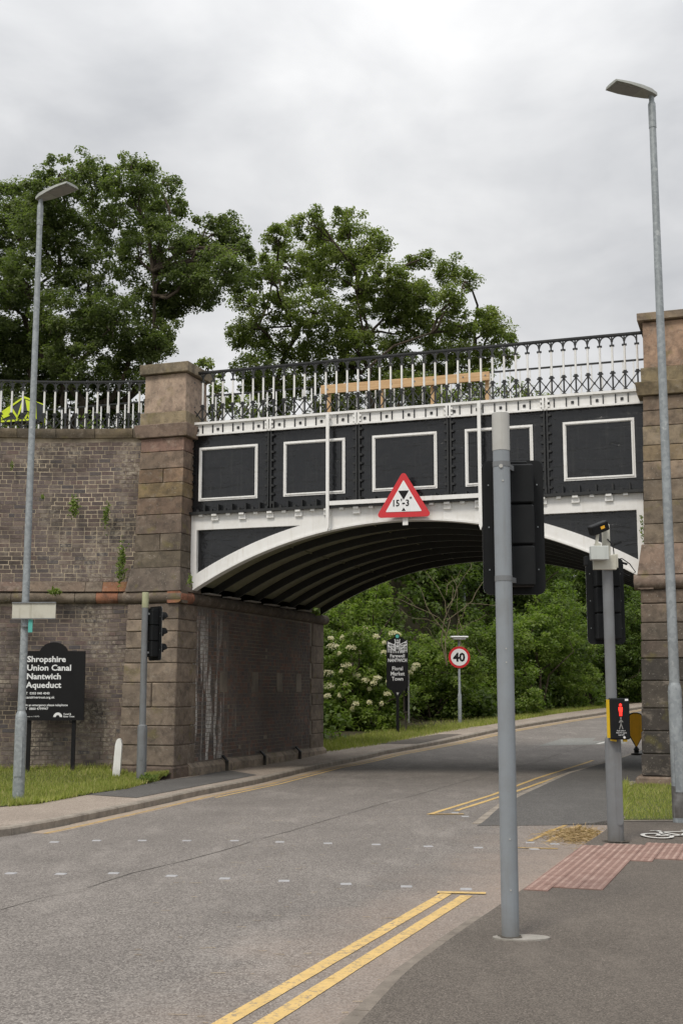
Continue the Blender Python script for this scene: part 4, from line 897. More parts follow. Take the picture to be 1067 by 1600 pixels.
# left signal pole
x3, y3 = -3.56, 22.2
sp3 = thing('traffic_signal', (x3, y3, G(x3, y3)), 'grey signal pole with side-on black light head before the left stone pier', 'traffic light')
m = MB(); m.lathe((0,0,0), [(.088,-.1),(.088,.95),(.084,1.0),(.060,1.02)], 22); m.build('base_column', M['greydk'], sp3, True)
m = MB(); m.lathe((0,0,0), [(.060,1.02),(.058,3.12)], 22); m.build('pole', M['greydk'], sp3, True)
m = MB(); m.lathe((0,0,0), [(.062,3.11),(.062,3.38),(.056,3.39)], 20); m.build('cap', M['algae'], sp3, True)
m = MB(); m.tube([(0,-.093,.42),(0,-.08,.42)], .03, 12); m.build('access_disc', M['greydk'], sp3)
signal_head(sp3, (.17, .13, 2.65), R(-50), .98, .44)
for z in (3.0, 2.3): m = MB(); m.bar((.03,.0,z), (.16,.04,z), .04, .035); m.build('bracket', M['greydk'], sp3)
# ------------------------------------------------------------------ other signs
def disc(m, r, y0, y1, cx_=0, cz_=0, n=32): m.prism([(cx_+r*cos(2*pi*i/n), cz_+r*sin(2*pi*i/n)) for i in range(n)], y0, y1)
s4 = thing('speed_limit_sign', (3.98, 41.6, G(3.98, 41.6)), 'round red ringed 40 sign on a thin post in front of the hedge', 'road sign', R(2))
m = MB(); m.lathe((0,.06,0), [(.065,-.2),(.065,.95),(.045,1.0),(.040,2.85)], 14); m.build('post', M['galv'], s4, True)
m = MB(); disc(m, .365, 0, .02, 0, 2.20); m.build('red_ring', M['red'], s4); m = MB(); disc(m, .285, -.006, 0, 0, 2.20); m.build('face', M['signwhite'], s4)
text('40', .40, -.005, 2.065, M['signblack'], s4, -.009, 'CENTER', bold=.014, sxx=1.0)
m = MB(); m.cbox((-.29,-.16,2.85), (.30,.16,2.91), .02); m.cbox((-.22,-.12,2.79), (.22,.12,2.85), .02); m.build('light_housing', M['signwhite'], s4)
ts = thing('town_sign', (1.70, 37.5, G(1.7, 37.5)), 'black shaped town sign reading Farewell Nantwich Floral Market Town before the elder bush', 'town sign', R(2))
zt = 1.28
m = MB(); m.prism([(-.33,zt+.10),(-.22,zt),(.22,zt),(.33,zt+.12),(.33,zt+1.50),(.10,zt+1.60),(-.10,zt+1.60),(-.33,zt+1.50)], -.03, .03); disc(m, .085, -.032, .028, 0, zt+1.63); m.build('panel', M['signblack'], ts)
m = MB(); m.box((-.045,-.035,-.2), (.045,.035,zt)); m.prism([(-.18,zt+.0),(-.045,zt-.22),(.045,zt-.22),(.18,zt)], -.028, .028); m.build('post', M['signblack'], ts)
m = MB(); disc(m, .055, -.036, -.033, 0, zt+1.63, 18); m.build('round_badge', M['teal'], ts)
m = MB(); m.prism([(-.045,zt-.07),(.045,zt-.07),(.0,zt-.15)], -.04, -.034); m.build('badge', M['cap'], ts)
m = MB(); E_ = lambda x0, x1, z0, z1: m.box((x0,-.0355,zt+z0), (x1,-.031,zt+z1))
for x0, x1, z0, z1 in [(-.08,-.055,1.18,1.52),(.055,.08,1.18,1.52),(-.08,.08,1.44,1.465),(-.02,-.006,1.36,1.44),(.012,.026,1.36,1.44),(-.08,.08,1.33,1.35),(-.09,-.065,1.52,1.545),(.065,.09,1.52,1.545),(-.03,.03,1.50,1.525),(-.10,.10,1.24,1.255),(-.10,.10,1.275,1.285),
    (-.30,-.20,1.40,1.43),(-.30,-.10,1.30,1.32),(-.30,-.10,1.21,1.225),(.20,.30,1.43,1.45),(.10,.30,1.35,1.37),(.10,.30,1.27,1.285),(.10,.30,1.20,1.215)]: E_(x0, x1, z0, z1)
for k in range(5): E_(-.30+k*.05, -.285+k*.05, 1.14, 1.40-.0*k); E_(.105+k*.045, .118+k*.045, 1.14, 1.36+.02*k)
for k in range(8): E_(-.21+k*.055, -.19+k*.055, 1.12, 1.19)
for a, b in [((-.30,1.46),(-.08,1.36)),((.30,1.49),(.08,1.38)),((-.30,1.38),(-.10,1.20)),((.30,1.40),(.10,1.24))]: m.bar((a[0],-.033,zt+a[1]), (b[0],-.033,zt+b[1]), .02, .004, (0,1,0))
m.prism([(-.05,zt+1.30),(.05,zt+1.30),(0,zt+1.36)], -.0365, -.031); m.build('town_emblem', M['signwhite'], ts)
text('Farewell', .145, 0, zt+.99, M['signwhite'], ts, -.032, 'CENTER', .002, .92); text('NANTWICH', .142, 0, zt+.855, M['signwhite'], ts, -.032, 'CENTER', .003, .74)
for i, s in enumerate(['Floral', 'Market', 'Town']): text(s, .165, 0, zt+.60-i*.155, M['signwhite'], ts, -.032, 'CENTER', .002, .9)
nbx = thing('side_on_notice_case', (2.0, 38.3, G(2.0, 38.3)), 'narrow wooden framed notice case seen edge-on behind the town sign', 'notice board', R(2))
m = MB(); m.box((-.09,-.05,.55), (-.05,.05,1.45)); m.box((-.09,-.05,1.41), (.06,.05,1.45)); m.box((-.09,-.05,.55), (.06,.05,.6)); m.build('frame', M['barepole'], nbx)
m = MB(); m.box((-.05,-.04,.6), (.04,.04,1.41)); m.build('dark_panel', M['signblack'], nbx); m = MB(); m.box((.05,-.06,.25), (.10,.06,1.85)); m.build('post', M['cap'], nbx); m = MB(); m.box((-.04,-.02,-.1), (.02,.02,.6)); m.build('leg', M['barepole'], nbx)
om = thing('hazard_marker', (6.95, 29.3, G(6.95, 29.3)), 'orange shield shaped marker on a black foot beyond the right pier', 'marker')
sh = [(-.165,.45),(0,.155),(.165,.45),(.17,.90),(.13,.955),(.05,.98),(-.05,.98),(-.13,.955),(-.17,.90)]
m = MB(); m.prism(sh, 0, .05); m.build('rim', M['blackmatt'], om); m = MB(); m.prism([(x*.90, .57+(z-.57)*.94) for x, z in sh], -.006, 0); m.build('orange_face', M['orange'], om)
m = MB(); m.lathe((0,.025,0), [(.13,0),(.13,.03),(.055,.05),(.055,.10),(.07,.12),(.03,.18)], 14); m.build('spring_foot', M['blackmatt'], om, True)
mp_ = thing('marker_post', (-4.12, 22.85, -.02), 'short leaning white wooden marker post on the grass', 'post')
m = MB(); m.prism([(-.075,-.2),(.065,-.2),(.072,.62),(.055,.69),(.03,.73),(.0,.73),(-.03,.70),(-.05,.62)], -.06, .06); mo = m.build('post_body', M['white'], mp_); mo.rotation_euler = (0, R(2), 0)
# ------------------------------------------------------------------ bright trailer on the towpath
bt_ = thing('child_trailer', at(32, 660, 25.6), 'bright yellow and black fabric trailer parked on the towpath behind the railing', 'trailer', R(-15))
pts = {'a': (-.55,.05), 'b': (-.25,.33), 'c': (.15,.62), 'd': (.55,.50), 'e': (.60,.05), 'f': (-.55,-.02)}
m = MB(); m.prism([(-.60,0),(-.55,.22),(-.2,.45),(.25,.68),(.60,.55),(.66,0)], -.25, .25); m.build('fabric_body', M['darkmesh'], bt_)
m = MB()
for a, b in [((-.60,0),(-.55,.22)),((-.55,.22),(.25,.69)),((-.2,.46),(.1,.02)),((.25,.69),(.05,.02)),((.25,.69),(.62,.55)),((.62,.55),(.66,0)),((-.6,0),(.66,0)),((.62,.55),(.3,.02)),((-.60,.02),(-.2,.20))]:
    for y in (-.262, .262): m.bar((a[0],y,a[1]), (b[0],y,b[1]), .055, .02, (0,1,0))
m.bar((.25,-.27,.69), (.25,.27,.69), .05); m.bar((-.55,-.27,.22), (-.55,.27,.22), .05); m.build('yellow_trim', M['hivis'], bt_)
for y in (-.32, .32):
    m = MB(); m.tube([(.35+.23*cos(a), y, .02+.23*sin(a)) for a in [2*pi*i/20 for i in range(21)]], .022, 6); m.build('wheel', M['blackmatt'], bt_)
bt_.scale = (.72,.72,.72)
m = MB(); m.prism([(-.52,.05),(-.5,.2),(-.2,.42),(-.05,.2)], -.27, -.252); m.build('yellow_panel', M['hivis'], bt_); m = MB(); m.prism([(.3,.62),(.58,.5),(.6,.06),(.42,.06)], -.27, -.252); m.build('yellow_panel', M['hivis'], bt_)
# ------------------------------------------------------------------ embankments, towpath deck
tp = MB(); vs = []; xs_ = np.linspace(-12.4, -3.0, 20)
for x in xs_:
    yfr = wy(x)+.42 if x < -3.8 else 24.3
    yk = (21.56+2.1-.3243*x)/.9459; vs += [(x, yfr, 6.72), (x, max(yk, yfr+.3), 6.72)]
tp.add(vs, [(2*i, 2*i+2, 2*i+3, 2*i+1) for i in range(len(xs_)-1)]); tag(tp.build('towpath', M['soil']), kind='structure')
def emb(name, s0, s1, n0, n1, hf, mat):
    mb = MB(); NS_, NN = 44, 40; vs = []
    for j in range(NN+1):
        for i in range(NS_+1):
            p = LW(s0+(s1-s0)*i/NS_, n0+(n1-n0)*j/NN); vs.append((p.x, p.y, hf(p.x, p.y)))
    mb.add(vs, [(j*(NS_+1)+i, j*(NS_+1)+i+1, (j+1)*(NS_+1)+i+1, (j+1)*(NS_+1)+i) for j in range(NN) for i in range(NS_)]); tag(mb.build(name, mat), kind='structure')
def hL(X, Y): return G(X, Y)-.02+max(0, 6.3*sm(ip(GL, Y)-X, 3.4, 10.5)+.0)
def hR(X, Y): return G(X, Y)-.02+6.3*sm(X-(ip(KR2, Y)+3.9), .8, 8.0)
emb('left_bank', -45, 22, 7.65, 75, lambda X, Y: hL(X, Y) if X < ip(GL, Y)+.3 else G(X, Y)-.4, M['soil'])
emb('right_bank', 8.8, 60, 7.65, 60, lambda X, Y: hR(X, Y) if X > ip(KR2, Y)+3.6 else G(X, Y)-.4, M['soil'])
m = MB(); m.box((-42,.5,-.4), (-3.0,2.2,6.5)); m.box((-42,7.3,-.4), (-.3,7.7,6.4)); m.box((SB+.3,.5,-.4), (42,2.2,6.5)); m.box((SB+.3,7.3,-.4), (42,7.7,6.4))
tag(m.build('canal_bank', M['soil'], loc=P0, rot=(0,0,ROT)), kind='structure')
# grass sheets
def hgl(X, Y): return G(X, Y)+.10*sm(Y, 20.5, 24)-.004+.02*sin(X*3)*sin(Y*2.3)*sm(Y-ip(GL_in, X), 0, 1) if False else G(X, Y)+.12*sm(Y, 21.5, 24)-.004
gl = MB(); vs = []; nY = 26
xsg = np.linspace(-14, -3.05, 50); GLx = sorted([(p[0], p[1]) for p in GL if p[0] < -2.8])
for x in xsg:
    y0 = float(np.interp(x, [p[0] for p in GLx], [p[1] for p in GLx])); y1 = wy(x)-.02 if x < -4 else 23.2
    vs += [(x, y0+(max(y1, y0+.02)-y0)*k/nY, hgl(x, y0+(max(y1, y0+.02)-y0)*k/nY)+.012*random.random()+.01) for k in range(nY+1)]
gl.add(vs, [(i*(nY+1)+k, (i+1)*(nY+1)+k, (i+1)*(nY+1)+k+1, i*(nY+1)+k+1) for i in range(len(xsg)-1) for k in range(nY)])
M['turf'] = m_conc('turf', (.075,.10,.025), (.12,.12,.05)); tag(gl.build('left_verge', M['turf']), kind='structure')
GRP = [(3.42,15.27),(4.6,15.18),(9,14.9),(9,19.5),(5.6,20.5),(5.0,21.0),(4.6,20.1)]
tag(sheet('right_verge', lambda Y: float(np.interp(Y, [15.2,20.1,21.0], [3.42,4.62,5.0])), lambda Y: 9.0, yr(15.2, 21.0, .4), .012, M['turf'], 8, .1), kind='structure')
m = MB(); m.add([(x, y, G(x, y)+.016) for x, y in [(3.36,15.27),(3.46,15.27),(4.64,20.1),(5.0,20.95),(4.9,21.1),(4.5,20.3)]], [tuple(range(6))]); m.build('verge_edging', M['kerb'], pr2)
m = MB(); m.add([(x, y, G(x, y)+.004) for x, y in [(3.34,15.12),(9,15.0),(9,15.28),(3.40,15.31)]], [(0,1,2,3)]); m.build('verge_edging', M['kerb'], pr1)
def cloud_mesh(name, cen, nrm, size, rnd, mat, asp=.55, tri=False, droop=0.0):
    """many small diamond leaves: cen (N,3), nrm (N,3) leaf normals"""
    N = len(cen); t1 = np.cross(nrm, rng.normal(size=(N,3))); t1 /= np.linalg.norm(t1, axis=1)[:,None]+1e-9; t2 = np.cross(nrm, t1); sz = size[:,None]
    if tri: V = np.stack([cen-t2*sz*asp*.5, cen+t2*sz*asp*.5, cen+t1*sz], 1)
    else: V = np.stack([cen-t1*sz*.5, cen+t2*sz*asp*.5+nrm*sz*.12, cen+t1*sz*.5, cen-t2*sz*asp*.5+nrm*sz*.12], 1)
    k = V.shape[1]; me = bpy.data.meshes.new(name); me.vertices.add(N*k); me.vertices.foreach_set('co', V.reshape(-1).astype(np.float32))
    me.loops.add(N*k); me.loops.foreach_set('vertex_index', np.arange(N*k, dtype=np.int32)); me.polygons.add(N)
    me.polygons.foreach_set('loop_start', np.arange(0, N*k, k, dtype=np.int32)); me.polygons.foreach_set('loop_total', np.full(N, k, dtype=np.int32))
    me.attributes.new('rnd', 'FLOAT', 'FACE').data.foreach_set('value', np.clip(rnd, 0, 1).astype(np.float32)); me.materials.append(mat); me.update(calc_edges=True); return me
def blades(name, pts, h, mat, w=.16, lean=.35, kind='stuff', rlo=0, rhi=1):
    pts = np.array(pts); N = len(pts); d = rng.normal(size=(N,3))*lean; d[:,2] = 1; d /= np.linalg.norm(d, axis=1)[:,None]
    sd_ = np.cross(d, rng.normal(size=(N,3))); sd_ /= np.linalg.norm(sd_, axis=1)[:,None]; hh = (h*rng.uniform(.5,1.25,N))[:,None]
    V = np.stack([pts-sd_*hh*w*.5, pts+sd_*hh*w*.5, pts+d*hh], 1); me = bpy.data.meshes.new(name); me.vertices.add(3*N); me.vertices.foreach_set('co', V.reshape(-1).astype(np.float32))
    me.loops.add(3*N); me.loops.foreach_set('vertex_index', np.arange(3*N, dtype=np.int32)); me.polygons.add(N); me.polygons.foreach_set('loop_start', np.arange(0, 3*N, 3, dtype=np.int32)); me.polygons.foreach_set('loop_total', np.full(N, 3, dtype=np.int32))
    me.attributes.new('rnd', 'FLOAT', 'FACE').data.foreach_set('value', rng.uniform(rlo, rhi, N).astype(np.float32)); me.materials.append(mat); me.update(calc_edges=True)
    return me
pts = []
gx = [p[0] for p in GLx]; gy = [p[1] for p in GLx]
while len(pts) < 42000:
    x = random.uniform(-8.5, -3.2); y0 = float(np.interp(x, gx, gy)); y1 = wy(x)-.03 if x < -4 else 23.1; 
    if y1 <= y0: continue
    y = random.uniform(y0-.08, y1)
    if y < y0+.25 and math.sin(x*7+y*3)*.5+.5 < random.random()*.8: continue
    pts.append((x, y, hgl(x, y)+.01))
tag(link('grass', blades('grass', pts, .075, M['grass']), kind='stuff'), 'rough green grass between the left footway and the brick wall', 'grass')
pts = []
while len(pts) < 22000:
    x, y = random.uniform(3.4, 7), random.uniform(15, 21)
    if inside(x+random.gauss(0,.03), y+random.gauss(0,.07), GRP): pts.append((x, y, G(x, y)+.01))
tag(link('grass', blades('grass', pts, .05, M['grass']), kind='stuff'), 'short green grass patch at the foot of the right stone pier', 'grass')
pts = []
while len(pts) < 26000:
    y = random.uniform(31.4, 52); g0 = ip(GL, y); w = random.expovariate(1/.7) if y > 40 else random.uniform(0, 2.2)
    if w > 3: continue
    x = g0-w+.05*random.random(); pts.append((x, y, hL(x, y)))
tag(link('grass', blades('grass', pts, .13, M['grass'], .12), kind='stuff'), 'grass verge beyond the arch in front of the hedge', 'grass')
# straw pile
N = 2200; ang = rng.uniform(0, 2*pi, N); rr = np.abs(rng.normal(size=N))*.22; pts = []
for a, r in zip(ang, rr): pts.append((2.72+r*cos(a)*1.0+.25*r*sin(a), 14.5+r*sin(a)*2.0, -.1+.004+max(0, .10-r*.22)*random.random()))
c0 = np.array(pts); dirs = rng.normal(size=(N,3)); dirs[:,2] = np.abs(dirs[:,2])*.25; dirs /= np.linalg.norm(dirs, axis=1)[:,None]
nr = np.cross(dirs, rng.normal(size=(N,3))); nr /= np.linalg.norm(nr, axis=1)[:,None]; t2 = nr; L_s = rng.uniform(.05,.2,N)[:,None]
V = np.stack([c0-dirs*L_s/2-t2*.003, c0-dirs*L_s/2+t2*.003, c0+dirs*L_s/2+t2*.003, c0+dirs*L_s/2-t2*.003], 1); V[:,:,2] = np.maximum(V[:,:,2], -.094)
me = bpy.data.meshes.new('straw'); me.from_pydata(V.reshape(-1,3).tolist(), [], [(4*i,4*i+1,4*i+2,4*i+3) for i in range(N)]); me.materials.append(M['straw']); me.attributes.new('rnd','FLOAT','FACE').data.foreach_set('value', rng.uniform(0,1,N).astype(np.float32))
tag(link('dry_straw', me, kind='stuff'), 'small heap of dry straw and clippings in the gutter by the red paving', 'straw')
# ------------------------------------------------------------------ trees
def leafcloud(clumps, per, lsize, updir=.5, rbias=0):
    """clumps: (x,y,z,r) -> leaf centres, normals, sizes, colour value"""
    cl = np.array(clumps); n = len(cl); idx = np.repeat(np.arange(n), per); N = len(idx)
    d = rng.normal(size=(N,3)); d /= np.linalg.norm(d, axis=1)[:,None]; rad = cl[idx,3]*rng.uniform(.0,1,N)**.45
    c = cl[idx,:3]+d*rad[:,None]*np.array([1,1,.72]); nr = d*.5+rng.normal(size=(N,3))*.55; nr[:,2] += updir+.35; nr /= np.linalg.norm(nr, axis=1)[:,None]
    tone = rng.uniform(0,1,n)[idx]*.55+rng.uniform(0,1,N)*.45+rbias; return c, nr, lsize*rng.uniform(.65,1.35,N), tone
def crown_clumps(lobes, dens, cr, jit=.12):
    out_ = []
    for (p, r) in lobes:
        k = max(4, int(dens*(r**2)));
        for _ in range(k):
            d = Vector((random.gauss(0,1), random.gauss(0,1), random.gauss(0,1))).normalized(); q = random.uniform(.35, 1.0)**.6
            c = p+Vector((d.x*r*q, d.y*r*q, d.z*r*q*.85)); out_.append((c.x, c.y, c.z, cr*random.uniform(.5,1.3)))
        for _ in range(max(2, k//9)):
            d = Vector((random.gauss(0,1), random.gauss(0,1), random.gauss(0,1)+.3)).normalized(); c = p+d*r*random.uniform(.95,1.08); out_.append((c.x, c.y, c.z, cr*random.uniform(.55,.95)))
    return out_
def limb(m, a, b, r0, r1, wig=.12, n=6, seg=8):
    a = Vector(a); b = Vector(b); L = (b-a).length; pts = []; w1, w2, w3 = [Vector((random.gauss(0,1), random.gauss(0,1), random.gauss(0,1)))*.6 for _ in range(3)]
    for i in range(n+1):
        t_ = i/n; p = a.lerp(b, t_)+Vector((0,0,L*.10*sin(pi*t_)))
        p += (w1*sin(2*pi*t_)+w2*sin(pi*t_)+w3*sin(3*pi*t_)*.5)*L*wig*.8
        pts.append(p)
    m.tube(pts, [r0+(r1-r0)*i/n for i in range(n+1)], seg, False); return pts
def tree(name, label, bx, by, bz, lobes_px, Y, zfork, tr, mat, dens, cr, per, ls, dj=2.2, group=None, cat='tree'):
    group = {'background_tree': 'dark trees beyond the arch', 'oak_tree': 'oaks behind the aqueduct', 'young_tree': 'small trees behind the railings'}.get(name)
    t = thing(name, (bx, by, bz), label, cat, 0, group); base_ = Vector((bx, by, bz)); lobes = []
    for (px, py, rp_, *dy) in lobes_px:
        yy = Y+(dy[0] if dy else random.uniform(-dj, dj)); p = at(px, py, yy); lobes.append((p-base_, rp_*yy/F_*1.0))
    m = MB(); fk = Vector((random.uniform(-.3,.3), 0, zfork-bz)); m.tube([(0,0,-.5),(0,0,.3),fk*.6+Vector((.15,0,0)),fk], [tr*1.25,tr,tr*.85,tr*.75], 12, False)
    seeds = random.sample(lobes, min(6, len(lobes))); mains = []
    for p, r in seeds: mains.append(limb(m, fk*random.uniform(.75,1)+Vector((0,0,0)), fk.lerp(p, .85), tr*.5, .03, .16, 8))
    for p, r in lobes:
        best = min(((q-p).length, q.z, i, j) for i, mn in enumerate(mains) for j, q in enumerate(mn) if q.z < p.z+.4 or j == 0)
        pts = limb(m, mains[best[2]][best[3]], p, tr*.17, .025, .15, 7)
        for _ in range(4):
            d = Vector((random.gauss(0,1), random.gauss(0,1), random.gauss(0,1))).normalized(); limb(m, pts[random.choice((4,5,6,7))], p+d*r*.8, .035, .01, .2, 4, 5)
    for p, r in []:
        st_ = fk+Vector((0,0,random.uniform(-.15,.25)*zfork*.3)); L = (p-st_).length; pts = limb(m, st_, p, tr*.42*min(1, .3+r/3), .035, .14, 7)
        for _ in range(5):
            d = Vector((random.gauss(0,1), random.gauss(0,1), random.gauss(0,1))).normalized(); limb(m, pts[random.choice((4,5,6,7))], p+d*r*.8, .05, .012, .2, 4, 5)
    m.build('trunk', M['bark'], t, True)
    cl = crown_clumps(lobes, dens, cr); c, n, s, q = leafcloud(cl, per, ls); link('crown', cloud_mesh('crown', c, n, s, q, mat, .62), t)
    return t
o1 = [(20,325,52),(-45,380,80),(85,292,48),(140,280,42),(205,285,48),(255,312,42),(180,345,60),(90,372,58),(262,372,42),(215,410,48),(140,430,50),(40,440,55),(-30,480,70),(285,430,32),(330,372,40),(362,365,30),(345,420,36),(372,400,24),(316,462,30),(258,475,34),(100,500,55),(180,500,48),(30,540,60),(120,560,55),(200,560,45),(245,545,26),(-60,560,80),(60,585,50),(175,600,40),(232,590,22),(375,440,22),(20,640,60),(100,640,56),(180,655,46),(240,650,26),(60,540,50),(150,510,40),(270,452,38),(250,520,32),(300,438,32),(240,480,40),(218,540,34),(330,440,28),(300,400,36),(10,440,50),(60,350,50),(-10,560,60),(270,600,18)]
tree('oak_tree', 'large dark oak with open limbs behind the left pier and lamp post', at(115,700,45).x, 45.5, 6.2, o1, 44.5, 10.5, .42, M['oak'], 40, .36, 90, .115)
o2 = [(432,372,28),(482,352,30),(540,350,34),(588,378,26),(408,425,34),(455,420,46),(522,420,50),(595,432,38),(640,455,34),(655,408,22),(705,425,26),(735,440,16),(700,475,32),(640,515,38),(720,512,28),(758,498,22),(785,525,20),(565,490,48),(490,485,48),(420,480,34),(392,520,26),(440,545,42),(520,555,50),(610,565,44),(690,565,36),(760,560,26),(795,560,14),(380,470,20),(560,600,45),(640,600,40),(470,595,36),(430,625,38),(520,635,42),(600,645,38),(680,630,34),(740,600,26),(400,600,28),(620,480,40),(372,520,24),(395,575,32),(768,512,26),(700,540,40),(655,472,36),(560,400,30),(500,390,34),(730,575,32),(660,600,34),(560,540,40)]
tree('oak_tree', 'spreading lighter green oak rising behind the middle of the aqueduct railing', at(545,700,50).x, 50.5, 6.3, o2, 49.5, 10.0, .38, M['oak2'], 40, .36, 88, .115)
tree('young_tree', 'small light tree showing in the gap between the two oaks', at(315,650,40).x, 40, 6.3, [(300,590,22),(322,575,16),(335,600,20),(290,610,22),(350,625,26),(385,640,24),(330,640,26)], 40, 8.2, .08, M['oak2'], 30, .28, 40, .13, 1.0)
tree('young_tree', 'low bushy tree top peeping over the railing left of the right pier', at(830,680,44).x, 44, 6.2, [(820,618,18),(850,625,15),(790,612,20),(700,625,22),(740,625,20),(885,640,14),(930,645,12)], 44, 7.6, .08, M['oak2'], 9, .34, 40, .13, 1.0)
# beyond the arch
def bush(name, label, lobes_px, Y, mat, dens, cr, per, ls, dj=.7, cat='bush', trunk=True, group=None):
    c0_ = at(lobes_px[0][0], 1130, Y); bx = c0_.x; g = max(hL(bx, Y), G(bx, Y)); t = thing(name, (bx, Y, g), label, cat, 0, {'hedge_bush': 'hedge bushes beyond the arch', 'ivy_thicket': 'ivy thickets beyond the arch'}.get(name)); b_ = Vector((bx, Y, g)); lobes = []
    for (px, py, rp_, *dy) in lobes_px:
        yy = Y+(dy[0] if dy else random.uniform(-dj, dj)); lobes.append((at(px, py, yy)-b_, rp_*yy/F_))
    m = MB()
    for p, r in lobes: limb(m, (random.uniform(-.3,.3), random.uniform(-.2,.2), -.1), p, .05, .012, .12, 5, 5)
    m.build('stems', M['bark'], t, True)
    cl = crown_clumps(lobes, dens, cr); c, n, s, q = leafcloud(cl, per, ls, .6); link('foliage', cloud_mesh('foliage', c, n, s, q, mat, .5), t)
    return t, b_, lobes
eb, ebb, lob = bush('elder_bush', 'elder bush with flat cream flower heads left of the town sign', [(560,1040,42),(520,1030,30),(600,1030,32),(535,1085,38),(590,1095,34),(560,1125,26),(520,1125,24),(632,1085,20),(560,1000,26),(520,1000,18),(615,1000,18),(605,1130,16),(520,1135,26),(550,1140,26),(580,1130,26),(600,1135,14),(530,1110,30)], 38.9, M['elder'], 75, .24, 52, .115)
fl = []
for (px, py) in [(517,998),(535,997),(560,990),(548,1012),(566,1001),(530,1022),(510,1052),(533,1050),(541,1040),(558,1056),(571,1063),(584,1068),(578,1048),(513,1072),(577,1078),(590,1060),(605,1085),(577,1098),(530,1088),(600,1005),(615,990),(622,992),(588,995),(570,982),(600,1020),(645,1046),(650,1040),(512,1088),(550,1108),(560,1020),(540,1070),(606,1065),(640,1052),(520,1010),(555,1100),(596,1100)]:
    c = at(px, py, 37.95+random.uniform(-.2,.3))-ebb; r = random.choice((.07,.10,.13,.2))*random.uniform(.8,1.2)
    for _ in range(120):
        a = random.uniform(0, 2*pi); q = r*sqrt(random.random()); fl.append((c.x+q*cos(a), c.y+q*sin(a)*.8, c.z+.05*(1-(q/r)**2)+q*sin(a)*.35+random.gauss(0,.02)))
fa = np.array(fl); nn_ = rng.normal(size=(len(fa),3))*.3; nn_[:,2] += .9; nn_[:,1] -= .6; nn_ /= np.linalg.norm(nn_, axis=1)[:,None]
link('flower_heads', cloud_mesh('flower_heads', fa, nn_, np.full(len(fa), .035), rng.uniform(0,1,len(fa)), M['flower'], .9), eb, kind='stuff')
bush('sapling', 'pale leaved sapling above the elder bush just beyond the arch', [(560,935,24),(590,915,18),(530,960,24),(510,975,18),(600,950,20),(575,960,22),(545,985,20)], 41.5, M['elder'], 50, .26, 34, .13, .6, 'tree')
bush('hedge_bush', 'leafy hedge directly between the town sign and the 40 sign', [(665,1040,36),(690,1020,34),(650,1090,34),(690,1090,36),(655,1020,26),(725,1075,30),(665,1118,24),(705,1115,24),(740,1040,26),(630,1060,24),(650,1132,22),(690,1126,22),(625,1120,24),(635,1140,16)], 43.7, M['ivy'], 60, .28, 48, .125)
bush('ivy_thicket', 'dense ivy clad hedge just right of the 40 sign', [(770,1030,44),(760,1080,38),(800,1060,40),(790,1000,38),(740,1000,26),(775,1110,26),(820,1090,34),(740,1105,22),(730,1118,18),(790,1112,22),(760,1118,20)], 46.5, M['ivy'], 48, .30, 48, .125)
bush('ivy_thicket', 'dark hedge seen between the two near signal poles', [(860,1040,44),(895,1060,42),(850,990,42),(900,1005,44),(850,1085,30),(890,1095,28),(925,1090,30),(870,950,40)], 50.5, M['ivy'], 42, .32, 46, .13)
bush('ivy_thicket', 'dark hedge next to the right stone pier beyond the arch', [(960,1050,44),(1000,1040,46),(980,1000,46),(945,1000,36),(1030,1080,40),(970,1085,26),(1000,960,40)], 55.5, M['ivydk'], 36, .34, 46, .14)
bush('hedge_bush', 'brighter leafy bush behind the foreground signal pole', [(830,985,34),(860,970,28),(800,975,26),(845,1010,26),(885,990,22)], 48.2, M['elder'], 40, .30, 40, .14)
tree('background_tree', 'dark tree crown under the arch above the town sign', at(650,1000,52).x, 52, 4.5, [(640,930,44),(600,960,40),(700,940,44),(660,985,40),(720,980,40),(680,890,44),(620,895,44),(560,915,36),(600,1000,34),(640,1040,36),(540,960,36),(700,1030,36)], 53, 7.0, .2, M['ivydk'], 24, .42, 52, .18, 1.6)
tree('background_tree', 'dark tree crown filling the arch behind the near signal head', at(790,1000,55).x, 56, 4.5, [(760,910,46),(800,940,46),(850,910,46),(740,960,40),(800,990,40),(850,960,44),(770,870,40),(850,870,44)], 56, 8.0, .2, M['ivydk'], 22, .42, 52, .18, 1.6)
tree('background_tree', 'dark tree crown beside the right stone pier beyond the arch', at(950,1000,60).x, 61, 4.5, [(900,900,46),(950,930,50),(1000,950,50),(900,950,46),(950,980,46),(1000,900,50),(940,880,46),(1040,980,60)], 60, 8.0, .2, M['ivydk'], 18, .45, 52, .19, 1.6)
tree('background_tree', 'tall tree behind the sapling, at the left end of the arch opening', at(520,1000,48).x, 48, 5.5, [(520,940,40),(560,970,36),(500,990,36),(590,935,30),(540,905,30)], 48, 7.0, .15, M['ivy'], 26, .38, 46, .16, 1.2)
bb = thing('bare_shrub', (at(700,1060,43).x, 43.0, hL(at(700,1060,43).x, 43.0)), 'leggy shrub with bare pale branches rising above the hedge', 'shrub'); b_ = Vector(bb.location)
M['twig'] = m_conc('pale_twig', (.13,.11,.07), (.22,.18,.12)); m = MB()
def tw(a, b, r, n=5):
    a = at(*a, 42.4)-b_; b = at(*b, 42.4+random.uniform(-.6,.6))-b_; return limb(m, a, b, r*.55, .006, .10, n, 5)
